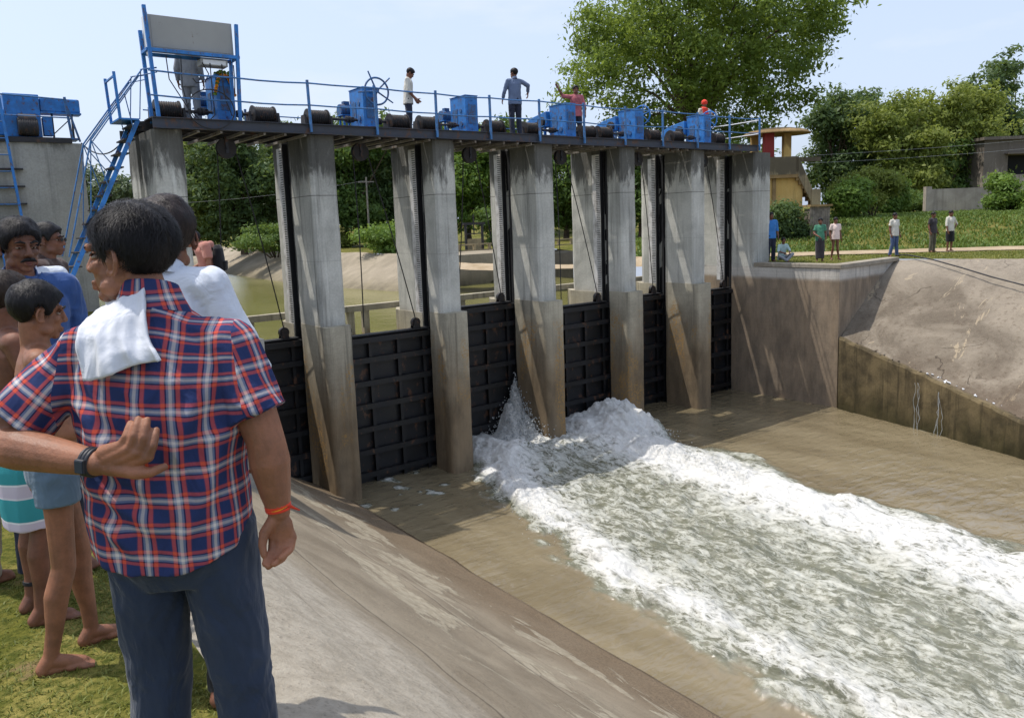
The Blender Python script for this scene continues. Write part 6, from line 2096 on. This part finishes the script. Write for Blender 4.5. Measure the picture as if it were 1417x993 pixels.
person('man in a rose shirt raising one arm beside the covered hoist', (9.02, 2.05, 8.06), 205, 1.68, dict(elR=(.40, .06, 1.38), wrR=(.56, .10, 1.60), elL=(-.24, .03, 1.12), wrL=(-.24, .1, .88)), shirt='rose_shirt', sleeve='half', hem=.82, trousers='dark_trousers', voxel=.012, skin='skin_dark', hseed=84, hands=dict(R=((V(.5, .1, .9), V(0, .6, .2), V(-1, 0, .3)), dict(curl=10))))
t, j, RH, s = person('person standing behind the last hoist', (14.62, 1.95, 8.06), 195, 1.58, dict(elL=(-.30, .05, 1.14), wrL=(-.22, .25, 1.2)), shirt='cream_shirt', sleeve='half', trousers='dark_trousers', voxel=.014, skin='skin_dark', hseed=85)
t2 = thing('red_cloth', 'bright red cloth draped over the person behind the last hoist', 'cloth', (14.62, 1.95, 8.06), -math.radians(195))
F = Fig(); F.loft([((.03, .145, .85), V(.10, 0, 0), V(0, .02, 0)), ((.03, .145, 1.15), V(.11, 0, 0), V(0, .025, 0)), ((.04, .10, 1.34), V(.11, 0, 0), V(0, .04, 0)), ((.05, .0, 1.40), V(.09, 0, 0), V(0, .05, 0)), ((.04, -.06, 1.36), V(.08, 0, 0), V(0, .03, 0))])
me = F.mesh('drape', .014, 3); wrinkle(me, .02, (9, 9, 3), 5); link('drape', me, M['red_cloth'], t2)
F = Fig(); F.ell((0, .01, 1.53), (.10, .115, .10)); me = F.mesh('head_cover', .014, 2); wrinkle(me, .015, (12, 12, 12), 7); link('head_cover', me, M['red_cloth'], t2)

# ------------------------------------------------------------------- watchers on the far bank
gz = 4.30
person('man in a bright blue shirt and dark trousers standing against the end of the abutment', (15.96, .28, gz), 215, 1.62, shirt='sky_shirt', sleeve='half', trousers='dark_trousers', tw=1.1, voxel=.014, skin='skin_dark', hseed=91, hyaw=-10)
person('child in a pale green shirt sitting on the coping beside the man in bright blue', (16.05, -.10, gz), 210, 1.35, dict(hip=(0, -.05, .14), chest=(0, 0, .40), neck=(0, .05, .58), head=(0, .08, .70), shL=(-.13, .04, .54), shR=(.13, .04, .54), elL=(-.2, .12, .36), wrL=(-.1, .30, .30), elR=(.2, .12, .36), wrR=(.1, .3, .30),
       thL=(-.07, 0, .12), thR=(.07, 0, .12), knL=(-.22, .28, .26), knR=(.22, .28, .20), anL=(.02, .34, .08), anR=(.0, .40, .07)), shirt='pale_green', sleeve='half', trousers='grey_trousers', tw=.9, voxel=.013, skin='skin_dark', hseed=92)
person('boy in a green shirt with dark wrap in front of the grey shed', (16.62, -1.10, gz), 232, 1.38, dict(elR=(.2, .06, .9), wrR=(.06, .2, .80)), sw=.9, shirt='green_shirt', sleeve='short', skirt=(.12, 'charcoal_shirt'), voxel=.013, skin='skin_dark', hseed=93)
person('boy in a pale pink shirt and short maroon shorts on the coping', (17.35, -1.20, gz), 214, 1.38, dict(anL=(-.14, -.03, .07), anR=(.10, -.05, .07)), sw=.9, shirt='beige_shirt', sleeve='short', hem=.84, trousers='maroon', tlen=.22, voxel=.013, skin='skin_dark', hseed=94)
person('boy in cream shirt and blue jeans at the corner of the wing wall', (19.66, -1.98, gz), 200, 1.45, dict(anL=(-.13, .0, .07), anR=(.11, -.08, .07)), sw=.9, shirt='cream_shirt', sleeve='short', trousers='jeans', voxel=.013, skin='skin_dark', hseed=95)
person('boy in a dark charcoal shirt and olive trousers at the edge of the path', (22.40, -1.98, gz), 195, 1.42, sw=.9, shirt='charcoal_shirt', sleeve='short', trousers='olive', voxel=.013, skin='skin_dark', hseed=96)
person('child in white shirt and black skirt, hand on hip, rightmost watcher', (22.98, -2.32, gz), 200, 1.45, dict(elL=(-.30, -.02, .98), wrL=(-.16, .06, .88), elR=(.20, .02, .96), wrR=(.20, .08, .74)), sw=.9, shirt='cream_shirt', sleeve='half', hem=.88, skirt=(.42, 'black_cloth'), voxel=.013, skin='skin_dark', hseed=97)
# =================================================================== CAMERA AND LIGHT
def camera():
    cd = bpy.data.cameras.new('camera'); c = bpy.data.objects.new('camera', cd); COL.objects.link(c)
    yw, pt, rl = math.radians(37.013), math.radians(8.1), math.radians(-2.094)
    f = V(math.sin(yw) * math.cos(pt), math.cos(yw) * math.cos(pt), -math.sin(pt)); r0 = V(math.cos(yw), -math.sin(yw), 0); u0 = r0.cross(f)
    r = r0 * math.cos(rl) + u0 * math.sin(rl); u = -r0 * math.sin(rl) + u0 * math.cos(rl)
    Mx = Matrix((r, u, -f)).transposed().to_4x4(); Mx.translation = V(-6.6669, -15.2799, 5.9439)
    c.matrix_world = Mx
    cd.sensor_fit = 'HORIZONTAL'; cd.sensor_width = 36; cd.lens = 1080 / 1417 * 36
    cd.shift_y = -36.5 / 1417; cd.clip_start = .05; cd.clip_end = 2000
    SC.camera = c


camera()
sd = V(-.27, .33, 1.0).normalized()      # towards the sun
el = math.asin(sd.z); az = math.atan2(sd.x, sd.y)
w = bpy.data.worlds.new('World'); SC.world = w; w.use_nodes = True
nt = w.node_tree; nt.nodes.clear()
out = nt.nodes.new('ShaderNodeOutputWorld'); bg = nt.nodes.new('ShaderNodeBackground'); bg.inputs[1].default_value = .15
sky = nt.nodes.new('ShaderNodeTexSky'); sky.sky_type = 'NISHITA'; sky.sun_disc = False
sky.sun_elevation = el; sky.sun_rotation = az; sky.air_density = 1.0; sky.dust_density = 4.5; sky.ozone_density = 1.1; sky.altitude = 200
tc = nt.nodes.new('ShaderNodeTexCoord'); mp = nt.nodes.new('ShaderNodeMapping'); mp.inputs['Scale'].default_value = (2.2, 2.2, 8.0)
nz = nt.nodes.new('ShaderNodeTexNoise'); nz.inputs['Scale'].default_value = 1.6; nz.inputs['Detail'].default_value = 7; nz.inputs['Roughness'].default_value = .55
mr = nt.nodes.new('ShaderNodeMapRange'); mr.inputs[1].default_value = .54; mr.inputs[2].default_value = .80; mr.inputs[3].default_value = 0; mr.inputs[4].default_value = .5
mx = nt.nodes.new('ShaderNodeMix'); mx.data_type = 'RGBA'; mx.inputs[7].default_value = (3.2, 3.3, 3.45, 1)
L = nt.links.new
L(tc.outputs['Generated'], mp.inputs[0]); L(mp.outputs[0], nz.inputs['Vector']); L(nz.outputs['Fac'], mr.inputs[0]); L(mr.outputs[0], mx.inputs[0])
hz = nt.nodes.new('ShaderNodeMix'); hz.data_type = 'RGBA'; hz.inputs[0].default_value = .72; hz.inputs[7].default_value = (2.25, 2.60, 3.30, 1)
L(sky.outputs[0], hz.inputs[6]); L(hz.outputs[2], mx.inputs[6]); L(mx.outputs[2], bg.inputs[0]); L(bg.outputs[0], out.inputs[0])
ld = bpy.data.lights.new('sun', 'SUN'); ld.energy = 2.0; ld.angle = math.radians(.53); ld.color = (1.0, .95, .88)
lo = bpy.data.objects.new('sun', ld); COL.objects.link(lo); lo.rotation_euler = (-sd).to_track_quat('-Z', 'Y').to_euler(); lo.location = (0, 0, 60)
vs_ = SC.view_settings; vs_.view_transform = 'Standard'; vs_.look = 'None'; vs_.exposure = 1.0; vs_.gamma = 1.0; vs_.use_curve_mapping = False
SC.cycles.max_bounces = 6; SC.cycles.transparent_max_bounces = 6; SC.cycles.use_denoising = True
SC.cycles.sample_clamp_indirect = 4.0
